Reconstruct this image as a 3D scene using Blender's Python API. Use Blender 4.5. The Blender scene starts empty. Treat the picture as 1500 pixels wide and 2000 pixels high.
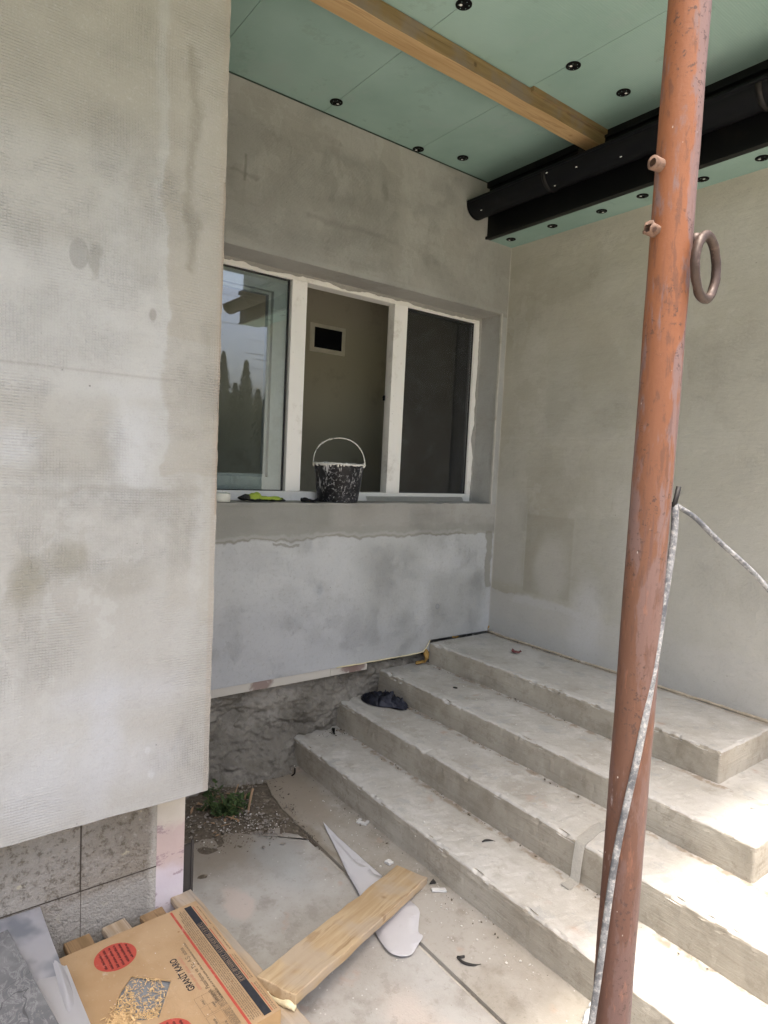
import bpy, bmesh, math, random
from mathutils import Vector, Matrix, noise
random.seed(7)
scn = bpy.context.scene
col = scn.collection
R = math.radians
# ------------------------------------------------------------------ camera
cd = bpy.data.cameras.new('camera'); cam = bpy.data.objects.new('camera', cd); col.objects.link(cam)
cd.sensor_fit = 'VERTICAL'; cd.sensor_height = 24; cd.lens = 24*1259.9/2000
cd.clip_start = .05; cd.clip_end = 500
m = Matrix(((.60006, -.08686, .79523), (.79852, .00560, -.60194), (.04783, .99620, .07272))).to_4x4()
m.translation = (2.9372, -3.1443, 1.0801)
cam.matrix_world = m
scn.camera = cam
# ------------------------------------------------------------------ light
SUN = Vector((.20, -.035, 1)).normalized()
el = math.asin(SUN.z); az = math.atan2(SUN.x, SUN.y)
w = bpy.data.worlds.new('World'); scn.world = w; w.use_nodes = True
nt = w.node_tree; bg = nt.nodes['Background']
sk = nt.nodes.new('ShaderNodeTexSky'); sk.sky_type = 'NISHITA'; sk.sun_disc = False
sk.sun_elevation = el; sk.sun_rotation = az; sk.dust_density = 9; sk.air_density = .9; sk.ozone_density = .6
nt.links.new(sk.outputs[0], bg.inputs[0]); bg.inputs[1].default_value = .15
sd = bpy.data.lights.new('sun', 'SUN'); sd.energy = 1.22; sd.angle = R(2.4); sd.color = (1, .94, .86)
so = bpy.data.objects.new('sun', sd); col.objects.link(so)
so.rotation_euler = SUN.to_track_quat('Z', 'Y').to_euler()
scn.view_settings.view_transform = 'Standard'; scn.view_settings.look = 'None'
scn.view_settings.exposure = 1.85; scn.view_settings.gamma = 1
scn.cycles.max_bounces = 10; scn.cycles.diffuse_bounces = 7; scn.cycles.transparent_max_bounces = 12

# ------------------------------------------------------------------ node helper
class S:
    def __init__(s, g, sock): s.g = g; s.s = sock
    def _m(s, op, o=None, c=None, sw=False):
        n = s.g.nt.nodes.new('ShaderNodeMath'); n.operation = op
        a = [s, o] if not sw else [o, s]
        if c is not None: a.append(c)
        for i, x in enumerate(a):
            if x is None: continue
            if isinstance(x, S): s.g.nt.links.new(x.s, n.inputs[i])
            else: n.inputs[i].default_value = x
        return S(s.g, n.outputs[0])
    def __add__(s, o): return s._m('ADD', o)
    __radd__ = __add__
    def __sub__(s, o): return s._m('SUBTRACT', o)
    def __rsub__(s, o): return s._m('SUBTRACT', o, sw=True)
    def __mul__(s, o): return s._m('MULTIPLY', o)
    __rmul__ = __mul__
    def __truediv__(s, o): return s._m('DIVIDE', o)
    def abs(s): return s._m('ABSOLUTE')
    def sin(s): return s._m('SINE')
    def max(s, o): return s._m('MAXIMUM', o)
    def min(s, o): return s._m('MINIMUM', o)
    def pow(s, o): return s._m('POWER', o)
    def sqrt(s): return s._m('SQRT')
class Mat:
    def __init__(g, name, rough=.8, spec=.3, metallic=0):
        g.m = bpy.data.materials.new(name); g.m.use_nodes = True; g.nt = g.m.node_tree
        g.b = g.nt.nodes['Principled BSDF']
        g.b.inputs['Roughness'].default_value = rough; g.b.inputs['Specular IOR Level'].default_value = spec
        g.b.inputs['Metallic'].default_value = metallic
        n = g.nt.nodes.new('ShaderNodeNewGeometry'); g.pos = n.outputs['Position']; g.nrm = n.outputs['Normal']
        g.tc = g.nt.nodes.new('ShaderNodeTexCoord')
        g.obj = g.tc.outputs['Object']
        g._x = {}
    def axes(g, src=None):
        src = src or g.pos
        if src not in g._x:
            n = g.nt.nodes.new('ShaderNodeSeparateXYZ'); g.nt.links.new(src, n.inputs[0])
            g._x[src] = [S(g, n.outputs[i]) for i in range(3)]
        return g._x[src]
    def scaled(g, sc, src=None, off=(0, 0, 0)):
        n = g.nt.nodes.new('ShaderNodeMapping'); g.nt.links.new(src or g.pos, n.inputs[0])
        n.inputs['Scale'].default_value = sc if hasattr(sc, '__len__') else (sc, sc, sc)
        n.inputs['Location'].default_value = off
        return n.outputs[0]
    def noise(g, sc, detail=3, rough=.55, src=None, off=(0, 0, 0), dist=0):
        n = g.nt.nodes.new('ShaderNodeTexNoise'); g.nt.links.new(g.scaled(sc, src, off), n.inputs['Vector'])
        n.inputs['Scale'].default_value = 1; n.inputs['Detail'].default_value = detail
        n.inputs['Roughness'].default_value = rough; n.inputs['Distortion'].default_value = dist
        return S(g, n.outputs[0])
    def voro(g, sc, src=None, feat='F1', rnd=1):
        n = g.nt.nodes.new('ShaderNodeTexVoronoi'); n.feature = feat
        g.nt.links.new(g.scaled(sc, src), n.inputs['Vector']); n.inputs['Scale'].default_value = 1
        n.inputs['Randomness'].default_value = rnd
        return S(g, n.outputs[0])
    def sm(g, x, a, b, lo=0, hi=1):
        n = g.nt.nodes.new('ShaderNodeMapRange'); n.interpolation_type = 'SMOOTHSTEP'
        g.nt.links.new(x.s, n.inputs[0])
        if a > b: a, b, lo, hi = b, a, hi, lo
        for i, v in enumerate((a, b, lo, hi)): n.inputs[i+1].default_value = v
        return S(g, n.outputs[0])
    def mix(g, a, b, f):
        n = g.nt.nodes.new('ShaderNodeMix'); n.data_type = 'RGBA'
        for k, v in ((0, f), (6, a), (7, b)):
            if isinstance(v, S): g.nt.links.new(v.s, n.inputs[k])
            elif k == 0: n.inputs[0].default_value = v
            else: n.inputs[k].default_value = (*v, 1)
        return S(g, n.outputs[2])
    def rect(g, u, v, u0, u1, v0, v1, s=.02):
        r = None
        for c, a, b in ((u, u0, u1), (v, v0, v1)):
            if a is not None:
                t = g.sm(c, a-s, a+s); r = t if r is None else r*t
            if b is not None:
                t = g.sm(c, b+s, b-s); r = t if r is None else r*t
        return r
    def ell(g, u, v, cu, cv, ru, rv, s=.3):
        d = ((u-cu)*(1/ru)); e = ((v-cv)*(1/rv))
        return g.sm((d*d+e*e).sqrt(), 1+s, 1-s)
    def color(g, c):
        if isinstance(c, S): g.nt.links.new(c.s, g.b.inputs['Base Color'])
        else: g.b.inputs['Base Color'].default_value = (*c, 1)
    def rough(g, c): g.nt.links.new(c.s, g.b.inputs['Roughness'])
    def bump(g, h, dist=.002, strength=1):
        n = g.nt.nodes.new('ShaderNodeBump'); n.inputs['Distance'].default_value = dist
        n.inputs['Strength'].default_value = strength
        g.nt.links.new(h.s, n.inputs['Height']); g.nt.links.new(n.outputs[0], g.b.inputs['Normal'])

# ------------------------------------------------------------------ materials
def plaster(name, ax, base, light, dark, patches=(), grit=1., gain=1., mesh_pitch=.0062, mesh_amt=1., mesh_zone=None, cloud=.8):
    g = Mat(name, .9, .15)
    gn = gain if hasattr(gain, '__len__') else (gain,)*3
    T = lambda c_: tuple(v*k for v, k in zip(c_, gn))
    base, light, dark = T(base), T(light), T(dark); patches = [(p[0], p[1], T(p[2]), p[3], p[4]) for p in patches]
    x, y, z = g.axes(); u = (x, y)[ax]
    wob = (g.noise(5, 3)-.5)*.10 + (g.noise(22, 3)-.5)*.035
    uw, zw = u+wob, z+wob*.8
    n1 = g.noise(1.7, 5, .55, off=(3, 1, 7)); n2 = g.noise(6, 4, .6); n3 = g.noise((9, 9, 1.3), 3); n4 = g.noise((1.3, 1.3, 8), 3)
    n5 = g.noise(90, 3, .7)
    c = g.mix(base, light, g.sm(n1, .48, .68)*cloud)
    c = g.mix(c, dark, g.sm(n1, .50, .30)*cloud*.8)
    c = g.mix(c, light, g.sm(n3, .55, .8)*.35); c = g.mix(c, dark, g.sm(n4, .55, .8)*.35)
    # drying edges: tone jumps along ragged contours
    ne = g.noise((2.2, 2.2, 1.7), 6, .62, off=(11, 3, 5)); nf = g.noise((1.4, 1.4, 3.2), 6, .66, off=(2, 13, 6))
    c = g.mix(c, light, g.sm(ne, .555, .570)*.40*grit); c = g.mix(c, dark, g.sm(nf, .565, .580)*.34*grit)
    c = g.mix(c, light, g.sm(ne, .535, .555)*g.sm(ne, .575, .555)*.35)
    # trowel strokes
    tr = g.noise((5, 5, 60), 3, .5, off=(6, 1, 0), dist=1.2); tv = g.noise((46, 46, 3), 3, .5, off=(1, 6, 0), dist=.8)
    c = g.mix(c, light, g.sm(tr, .62, .70)*g.sm(n2, .45, .6)*.4); c = g.mix(c, dark, g.sm(tv, .63, .72)*g.sm(n2, .5, .62)*.35)
    c = g.mix(c, dark, g.sm(n2, .55, .8)*.22)
    for p in patches:
        k, q, cc, op, s = p
        hard = s < .008 and k != 'h'
        if k == 'h': k = 'r'
        uu, zz = (uw, zw) if not hard else (u+wob*.15, z+wob*.12)
        if k == 'r': mk = g.rect(uu, zz, *q, s)
        elif k == 'e': mk = g.ell(uu, zz, *q, s)
        elif k == 'E': mk = g.ell(u, z, *q, s)
        elif k == 'R':
            mk = g.rect(u, z, *q, s)
        c = g.mix(c, cc, mk*op)
    # mesh imprint
    f = 2*math.pi/mesh_pitch
    ju = u + (g.noise(3, 1)-.5)*.02; jz = z + (g.noise(3, 1, off=(5, 5, 5))-.5)*.02
    lu = (ju*f).sin(); lz = (jz*f).sin()
    lines = lu.max(lz)
    zone = g.sm(g.noise(2.6, 4, .6, off=(9, 2, 4)), .44, .64)
    zoneh = g.sm(g.noise((2, 2, 3.1), 3, .6, off=(1, 8, 4)), .42, .6)
    if mesh_zone:
        for q in mesh_zone: zone = zone.max(g.rect(uw, zw, *q, .05))
    grid = (g.sm(lines, .3, 1)*zone*mesh_amt + g.sm(lz, .2, 1)*zoneh*mesh_amt*.8)*g.sm(n5, .25, .60)*g.sm(g.noise(6, 4, .7, off=(3, 9, 9)), .28, .62)
    c = g.mix(c, tuple(v*.58 for v in base), grid*.20)
    n6 = g.noise(210, 3, .75, off=(4, 4, 4)); n7 = g.noise(48, 4, .75, off=(4, 0, 4))
    c = g.mix(c, tuple(v*.70 for v in base), g.sm(n6, .50, .74)*.42*grit); c = g.mix(c, tuple(min(1, v*1.2) for v in base), g.sm(n6, .50, .30)*.35*grit)
    c = g.mix(c, tuple(v*.78 for v in base), g.sm(n7, .52, .68)*.35*grit)
    # specks & scratches
    sp = g.sm(g.voro((13, 13, 17)), .045, .02)*g.sm(g.noise(3.1, 2, off=(2, 2, 2)), .5, .6)
    c = g.mix(c, tuple(v*.3 for v in base), sp*.8)
    sc = g.sm(g.noise((14, 14, 90) if ax else (14, 14, 80), 2, .5, off=(4, 4, 4)), .80, .84)
    c = g.mix(c, tuple(v*.45 for v in base), sc*.5)
    c = g.mix(c, tuple(min(1, v*1.12) for v in base), g.sm(n5, .55, .75)*.35)
    g.color(c)
    g.bump(n5*.7 + g.noise(18, 3)*1.8 + n1*4 + ne*3 + tr*.5 - grid*1.1 + n6*.35, .0018, .9)
    return g.m
LG = (.54, .535, .52); BG = (.35, .33, .27); BL = (.45, .46, .49)
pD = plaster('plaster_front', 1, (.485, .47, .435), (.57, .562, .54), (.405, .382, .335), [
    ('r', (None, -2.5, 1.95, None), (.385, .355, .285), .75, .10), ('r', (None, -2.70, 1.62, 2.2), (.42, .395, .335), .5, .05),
    ('r', (None, -2.62, 1.1, 1.60), (.56, .55, .53), .45, .02), ('r', (None, -2.5, .955, 1.22), (.57, .565, .55), .45, .03),
    ('r', (-2.40, None, .55, None), (.44, .415, .35), .5, .02),
    ('h', (-2.525, None, 1.42, None), (.385, .345, .27), .35, .006), ('h', (-2.525, None, 1.02, None), (.40, .365, .295), .45, .006), ('r', (-2.50, -2.42, .62, 1.14), (.45, .425, .37), .5, .02),
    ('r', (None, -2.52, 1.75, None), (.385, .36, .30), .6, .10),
    ('r', (-2.46, -2.435, 1.62, 2.26), (.27, .25, .20), .6, .012),
    ('h', (-2.555, -2.52, 1.1, 2.4), (.56, .555, .54), .22, .012),
    ('r', (None, -2.66, 1.0, 1.235), (.41, .385, .33), .5, .03), ('e', (-2.62, 1.08, .06, .12), (.60, .60, .60), .7, .6), ('e', (-2.9, 1.08, .05, .05), (.60, .60, .60), .7, .6),
    ('r', (None, -2.63, 1.22, 1.9), (.53, .525, .505), .35, .05),
    ('E', (-2.756, 1.60, .024, .040), (.34, .335, .31), .6, .10),
    ('e', (-2.722, 1.585, .014, .045), (.33, .32, .28), .6, .4),
    ('E', (-2.56, 1.475, .010, .017), (.30, .28, .24), .6, .3),
    ('r', (None, -2.39, .958, .978), (.33, .31, .25), .28, .008),
    ('e', (-2.865, .74, .04, .06), (.27, .25, .18), .55, .6), ('e', (-2.77, .78, .05, .05), (.29, .27, .20), .5, .6),
    ('e', (-2.62, .72, .09, .04), (.33, .31, .26), .35, .6),
    ('R', (None, -2.49, 1.293, 1.299), (.28, .26, .22), .30, .004),
    ('r', (-2.68, -2.52, 1.24, 1.29), (.58, .58, .58), .4, .02),
    ('r', (-2.80, -2.45, .34, .42), (.57, .575, .60), .5, .05),
    ('e', (-2.68, .24, .05, .18), (.58, .59, .62), .5, .6), ('e', (-2.83, .15, .11, .10), (.57, .58, .60), .5, .6),
    ('e', (-2.55, .16, .10, .06), (.57, .57, .58), .5, .6),
    ('E', (-2.548, .19, .008, .011), (.62, .62, .62), .7, .4), ('E', (-2.535, .115, .010, .014), (.60, .60, .60), .7, .5),
    ('R', (-2.372, None, None, None), (.42, .36, .29), .45, .006),
    ('R', (-2.36, None, .9, 1.9), (.30, .20, .13), .4, .003),
    ], grit=.5, cloud=.65, gain=(.745, .765, .785), mesh_pitch=.0078, mesh_zone=[(-2.74, -2.55, 1.55, 2.0), (-2.9, -2.42, .72, 1.0), (None, -2.6, 1.3, 1.5)])
pA = plaster('plaster_window_wall', 1, (.43, .41, .375), (.50, .485, .455), (.34, .32, .28), [
    ('r', (None, -1.25, .72, .90), (.33, .325, .285), .7, .05),
    ('r', (None, None, .69, .735), (.36, .355, .315), .6, .012),
    ('h', (None, None, -.2, .672), (.66, .662, .66), .85, .004), ('h', (None, -.25, .668, .682), (.30, .28, .24), .6, .004), ('h', (None, -.3, .682, .70), (.56, .55, .53), .35, .006), ('h', (-1.75, -1.30, .60, .675), (.60, .60, .59), .6, .004), ('h', (-1.62, -1.45, .645, .66), (.31, .29, .25), .7, .003),
    ('r', (-1.1, -.60, None, .66), (.39, .385, .36), .45, .10),
    ('r', (-.55, -.08, None, .42), (.34, .33, .295), .45, .06),
    ('e', (-1.65, .10, .5, .22), (.52, .52, .54), .5, .5),
    ('e', (-1.05, .05, .3, .15), (.52, .52, .53), .5, .5),
    ('r', (-.07, -.015, .30, .69), (.30, .28, .22), .7, .008),
    ('E', (-.47, .22, .016, .017), (.36, .37, .38), .8, .12), ('E', (-.47, .22, .011, .012), (.50, .50, .50), .7, .12),
    ('E', (-1.33, .385, .016, .02), (.40, .41, .43), .6, .4), ('e', (-1.33, .4, .03, .04), (.55, .56, .58), .5, .5),
    ('E', (-.03, .5, .012, .03), (.36, .35, .33), .6, .3),
    ('r', (-1.92, -1.76, 2.40, 2.412), (.27, .26, .23), .6, .008),
    ('r', (-1.5, -.9, 2.30, 2.325), (.29, .28, .25), .5, .012),
    ('r', (-1.84, -1.828, 2.38, 2.5), (.26, .25, .22), .7, .004),
    ('e', (-1.15, 2.45, .18, .05), (.30, .29, .26), .4, .6), ('e', (-1.02, 2.56, .02, .06), (.28, .27, .24), .6, .5),
    ('r', (-.048, None, .86, 2.06), (.52, .515, .50), .7, .006),
    ('r', (None, None, 2.08, 2.10), (.47, .46, .43), .5, .006),
    ], grit=.75, cloud=.5, gain=(.79, .81, .82), mesh_pitch=.0062, mesh_zone=[(None, -.9, 2.1, 2.7)])
pB = plaster('plaster_side_wall', 0, (.40, .382, .33), (.47, .458, .42), (.335, .312, .26), [
    ('r', (None, None, 2.40, None), (.42, .40, .35), .7, .010), ('R', (None, None, 2.385, 2.392), (.44, .42, .37), .5, .003),
    ('R', (.36, .364, 1.3, 1.8), (.44, .435, .40), .5, .003), ('R', (.36, .9, 1.3, 1.8), (.30, .29, .245), .35, .05),
    ('R', (None, 1.0, 1.285, 1.295), (.44, .43, .40), .35, .005),
    ('R', (.262, .268, .36, .85), (.44, .44, .41), .5, .003),
    ('R', (.268, .62, .33, .82), (.285, .27, .22), .5, .010), ('e', (.47, .50, .12, .20), (.44, .425, .39), .8, .4),
    ('r', (None, .255, .36, .95), (.42, .41, .385), .6, .03),
    ('R', (.62, .95, .33, .85), (.33, .32, .28), .4, .03),
    ('h', (None, .72, None, .29), (.47, .465, .455), .7, .004), ('r', (.7, None, None, .27), (.47, .46, .445), .7, .03), ('r', (.2, .7, .25, .30), (.50, .50, .495), .5, .01),
    ('r', (None, None, None, .12), (.42, .42, .415), .5, .02),
    ('r', (.9, None, None, .9), (.45, .44, .41), .6, .12), ('e', (.75, .25, .10, .22), (.52, .52, .52), .7, .6),
    ('e', (1.5, 1.2, .4, .6), (.42, .41, .37), .5, .6), ('R', (1.27, 1.3, .9, 2.1), (.42, .41, .36), .3, .01),
    ('e', (.55, 2.2, .3, .10), (.29, .28, .23), .3, .6),
    ], grit=.75, gain=(1.06, 1.06, 1.05), mesh_pitch=.006, mesh_amt=.5)
def concrete(name, base, light, dark, grain=False, spots=True, stains=(), bands=False):
    g = Mat(name, .88, .2)
    x, y, z = g.axes()
    n1 = g.noise(2.4, 5, .62, off=(2, 4, 1)); n2 = g.noise(9, 5, .65, off=(5, 0, 0)); n3 = g.noise(40, 4, .7); n4 = g.noise(170, 2, .7)
    c = g.mix(base, light, g.sm(n1, .48, .66)*.8)
    c = g.mix(c, dark, g.sm(n1, .48, .32)*.6)
    c = g.mix(c, dark, g.sm(n2, .52, .72)*.6); c = g.mix(c, light, g.sm(n2, .46, .28)*.6)
    c = g.mix(c, dark, g.sm(n3, .55, .75)*.4)
    c = g.mix(c, light, g.sm(n4, .55, .8)*.5)
    if grain:
        gr = g.noise((3, 3, 70), 4, .7, dist=.4)
        c = g.mix(c, dark, g.sm(gr, .52, .70)*.35); c = g.mix(c, light, g.sm(gr, .42, .28)*.3)
    if spots:
        c = g.mix(c, (.62, .61, .59), g.sm(g.voro(34), .13, .05)*g.sm(g.noise(5, 2), .5, .62)*.8)
        c = g.mix(c, (.40, .27, .20), g.sm(g.noise(7, 3, off=(7, 7, 7)), .63, .75)*.5)
        c = g.mix(c, (.08, .07, .06), g.sm(g.voro((21, 21, 21)), .05, .02)*g.sm(g.noise(4, 2, off=(1, 1, 1)), .5, .6)*.8)
    for q, cc, op, s in stains:
        wob = (g.noise(9, 4)-.5)*.12
        c = g.mix(c, cc, g.ell(x+wob, y+wob, *q, s)*op)
    if bands:
        wb = (g.noise(13, 4, .6)-.5)*.06; yw = y+wb
        for yy in (-.517, -.858, -1.154, -1.436):
            c = g.mix(c, light, g.rect(yw, x, yy-.01, yy+.05, None, 9, .012)*g.sm(n2, .40, .55)*.5)
            c = g.mix(c, (.25, .19, .13), g.rect(yw, x, yy-.030, yy+.02, None, 9, .012)*g.sm(y, yy+.004, yy-.002)*g.sm(g.noise(19, 3), .42, .60)*.7)
        c = g.mix(c, (.27, .215, .155), g.rect(yw, x, -.035, None, None, 9, .015)*.5)
        c = g.mix(c, tuple(v*1.08 for v in light), g.sm(g.noise(16, 6, .75, off=(8, 1, 1)), .56, .60)*.28)
        c = g.mix(c, (.34, .345, .34), g.sm(g.noise(7, 6, .7, off=(1, 8, 1)), .57, .61)*.45)
    else:
        c = g.mix(c, dark, g.sm(g.noise(8, 6, .75, off=(8, 1, 1)), .57, .61)*.35)
    c = g.mix(c, tuple(v*.6 for v in dark), g.sm(g.voro(75), .16, .07)*g.sm(n3, .45, .6)*.5)
    g.color(c)
    h = n3*.8+n4*.5+n2*1.5
    if grain: h = h + gr*1.5
    g.bump(h, .003 if name != 'rough_concrete' else .009, .8 if name != 'rough_concrete' else 1)
    return g.m
M = {}
M['tread'] = concrete('concrete_tread', (.43, .412, .372), (.53, .518, .485), (.315, .292, .25), bands=True)
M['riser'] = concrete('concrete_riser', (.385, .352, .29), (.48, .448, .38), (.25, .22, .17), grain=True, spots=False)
M['slab'] = concrete('concrete_slab', (.355, .340, .31), (.43, .422, .40), (.255, .238, .205), stains=[((.42, -1.93, .30, .20), (.20, .17, .13), .75, .5), ((.50, -2.2, .14, .22), (.26, .225, .18), .6, .6),
    ((.86, -2.15, .10, .05), (.48, .42, .38), .8, .3), ((1.62, -1.93, .14, .07), (.50, .44, .39), .6, .5), ((.7, -1.9, .2, .1), (.34, .36, .36), .5, .5)])
M['strip'] = concrete('concrete_strip', (.315, .292, .25), (.385, .365, .33), (.225, .202, .165), stains=[((.15, -1.60, .34, .13), (.22, .185, .14), .75, .5), ((.5, -1.70, .5, .022), (.22, .185, .14), .7, .6), ((.35, -1.6, .25, .10), (.30, .26, .21), .6, .5)])
M['rough'] = concrete('rough_concrete', (.205, .19, .16), (.33, .31, .27), (.07, .062, .048), spots=False)
M['outside'] = concrete('yard_concrete', (.47, .445, .39), (.55, .525, .47), (.37, .345, .30))
def simple(name, c, rough=.6, spec=.3, metal=0, var=.12, sc=30, bump=.0, src=None, dirt=None, dirt_amt=.5, dirt_sc=8, dirt_th=(.55, .7)):
    g = Mat(name, rough, spec, metal)
    n = g.noise(sc, 3)
    cc = g.mix(tuple(v*(1-var) for v in c), tuple(min(1, v*(1+var)) for v in c), n)
    if dirt: cc = g.mix(cc, dirt, g.sm(g.noise(dirt_sc, 5, .7, off=(3, 3, 3)), *dirt_th)*dirt_amt)
    g.color(cc)
    if bump: g.bump(n, bump)
    return g.m
def board():
    g = Mat('green_board', .75, .25); x, y, z = g.axes()
    n1 = g.noise(1.5, 4); n2 = g.noise(60, 3, .7)
    c = g.mix((.240, .362, .316), (.300, .428, .384), g.sm(n1, .35, .65))
    c = g.mix(c, (.31, .405, .375), g.sm(g.noise(3, 5, .7, off=(4, 1, 1)), .55, .66)*.5); c = g.mix(c, (.21, .285, .24), g.sm(g.noise(5, 6, .75, off=(0, 7, 1)), .58, .64)*.35)
    c = g.mix(c, (.33, .40, .36), g.sm(n2, .55, .8)*.35)
    c = g.mix(c, (.5, .55, .5), g.sm(g.voro(16), .05, .02)*.5)
    gr = (x*(2*math.pi/.009)).sin()
    c = g.mix(c, (.16, .24, .20), g.sm(gr, .2, 1)*.12)
    g.color(c); g.bump(gr*.3+n2*.4, .001, .6); return g.m
M['board'] = board()
M['joint'] = simple('board_joint', (.03, .05, .04), .9)
M['black'] = simple('black_steel', (.0035, .004, .0055), .5, .2, var=.3, sc=9, dirt=(.012, .012, .014), dirt_amt=.5)
M['blackdust'] = simple('black_trim', (.003, .0033, .004), .45, .25, var=.3, dirt=(.010, .009, .008), dirt_amt=.5)
M['bracket'] = simple('bracket_steel', (.010, .009, .009), .55, .3, dirt=(.028, .020, .015), dirt_amt=.7)
M['anchor'] = simple('anchor_plastic', (.004, .004, .0045), .7, .12)
M['white'] = simple('white_fleck_highlight', (.72, .71, .68), .8, .2)
def pvc():
    g = Mat('white_frame', .45, .35)
    c = g.mix((.80, .79, .75), (.85, .84, .81), g.noise(3, 3))
    c = g.mix(c, (.33, .29, .23), g.sm(g.noise(28, 5, .75), .64, .74)*.7)
    c = g.mix(c, (.46, .43, .37), g.sm(g.noise(6, 5, .7, off=(1, 1, 2)), .55, .75)*.6)
    c = g.mix(c, (.12, .11, .1), g.sm(g.voro(45), .10, .05)*g.sm(g.noise(6, 2), .56, .66))
    g.color(c); g.bump(g.noise(60, 3), .0008); return g.m
M['pvc'] = pvc()
M['sash'] = simple('sash_pvc', (.55, .56, .53), .5, .3, dirt=(.42, .42, .36), dirt_amt=.5)
M['gasket'] = simple('gasket', (.02, .02, .02), .6)
M['metal'] = simple('perforated_zinc', (.45, .45, .44), .45, .5, .8)
def glass():
    g = Mat('window_glass'); nt = g.nt; nt.nodes.remove(g.b)
    out = nt.nodes['Material Output']
    x, y, z = g.axes()
    tr = nt.nodes.new('ShaderNodeBsdfTransparent'); tr.inputs[0].default_value = (.88, .92, .91, 1)
    gl = nt.nodes.new('ShaderNodeBsdfGlossy'); gl.inputs['Roughness'].default_value = .0; gl.inputs[0].default_value = (.94, .95, 1, 1)
    df = nt.nodes.new('ShaderNodeBsdfDiffuse'); df.inputs[0].default_value = (.5, .5, .48, 1)
    st = g.sm(g.noise((2, 2.0, 95), 3, .6, off=(0, 0, 3), dist=.3), .60, .68)*g.sm(z, 1.35, 1.5)
    fr = nt.nodes.new('ShaderNodeFresnel'); fr.inputs[0].default_value = 1.75
    fac = (S(g, fr.outputs[0])*.95+.05)*(1-st*.5*g.sm(y, -1.3, -1.4))
    m1 = nt.nodes.new('ShaderNodeMixShader'); nt.links.new(fac.s, m1.inputs[0]); nt.links.new(tr.outputs[0], m1.inputs[1]); nt.links.new(gl.outputs[0], m1.inputs[2])
    dust = g.sm(g.noise(9, 5, .75), .5, .75)*.02 + g.sm(g.voro((60, 60, 40)), .16, .06)*g.sm(g.noise(7, 3, off=(5, 1, 1)), .55, .66)*.35+.003
    m2 = nt.nodes.new('ShaderNodeMixShader'); nt.links.new(dust.s, m2.inputs[0]); nt.links.new(m1.outputs[0], m2.inputs[1]); nt.links.new(df.outputs[0], m2.inputs[2])
    nt.links.new(m2.outputs[0], out.inputs[0]); return g.m
M['glass'] = glass()
M['room'] = simple('room_plaster', (.54, .50, .39), .9, .1, var=.06, sc=2, dirt=(.36, .32, .24), dirt_amt=.5, dirt_sc=3)
M['roomfloor'] = simple('room_floor', (.30, .29, .27), .9, .1)
def wood(name, a, b, dk, ax=0, knots=True, src='obj', grey=None):
    g = Mat(name, .7, .25); s = g.obj if src == 'obj' else g.pos
    sc = [26, 26, 26]; sc[ax] = 1.6
    n = g.noise(tuple(sc), 4, .6, src=s, dist=.5)
    sc2 = [90, 90, 90]; sc2[ax] = 3
    n2 = g.noise(tuple(sc2), 3, .6, src=s)
    c = g.mix(a, b, g.sm(n, .38, .62)); c = g.mix(c, dk, g.sm(n2, .56, .72)*.5)
    c = g.mix(c, dk, g.sm(n, .60, .66)*g.sm(n, .72, .66)*.5)
    if knots:
        v = g.voro((9, 9, 9) if ax != 1 else (9, 9, 9), src=s)
        c = g.mix(c, dk, g.sm(v, .16, .07)*.8)
    if grey: c = g.mix(c, grey, g.sm(g.noise(5, 4, .6, src=s, off=(2, 2, 2)), .45, .62)*.75)
    g.color(c); g.bump(n*1.0+n2*.6, .0015, .8); return g.m
M['rafter_low'] = wood('rafter_low_wood', (.395, .262, .125), (.46, .32, .165), (.24, .13, .05), 1, True, 'pos')
M['rafter_side'] = wood('rafter_side_wood', (.17, .118, .052), (.23, .165, .078), (.06, .036, .016), 1, True, 'pos', (.17, .142, .112))  # sides and ends darker and greyer than the underside
M['plank'] = wood('plank_wood', (.37, .265, .15), (.47, .36, .225), (.22, .13, .06), 0, True, grey=(.40, .33, .25))
M['pallet'] = wood('pallet_wood', (.33, .25, .165), (.44, .36, .27), (.13, .09, .06), 0, False, grey=(.34, .31, .27))
M['pallet_dark'] = wood('pallet_wood_dark', (.22, .145, .075), (.30, .20, .11), (.08, .05, .03), 0, False)
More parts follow.
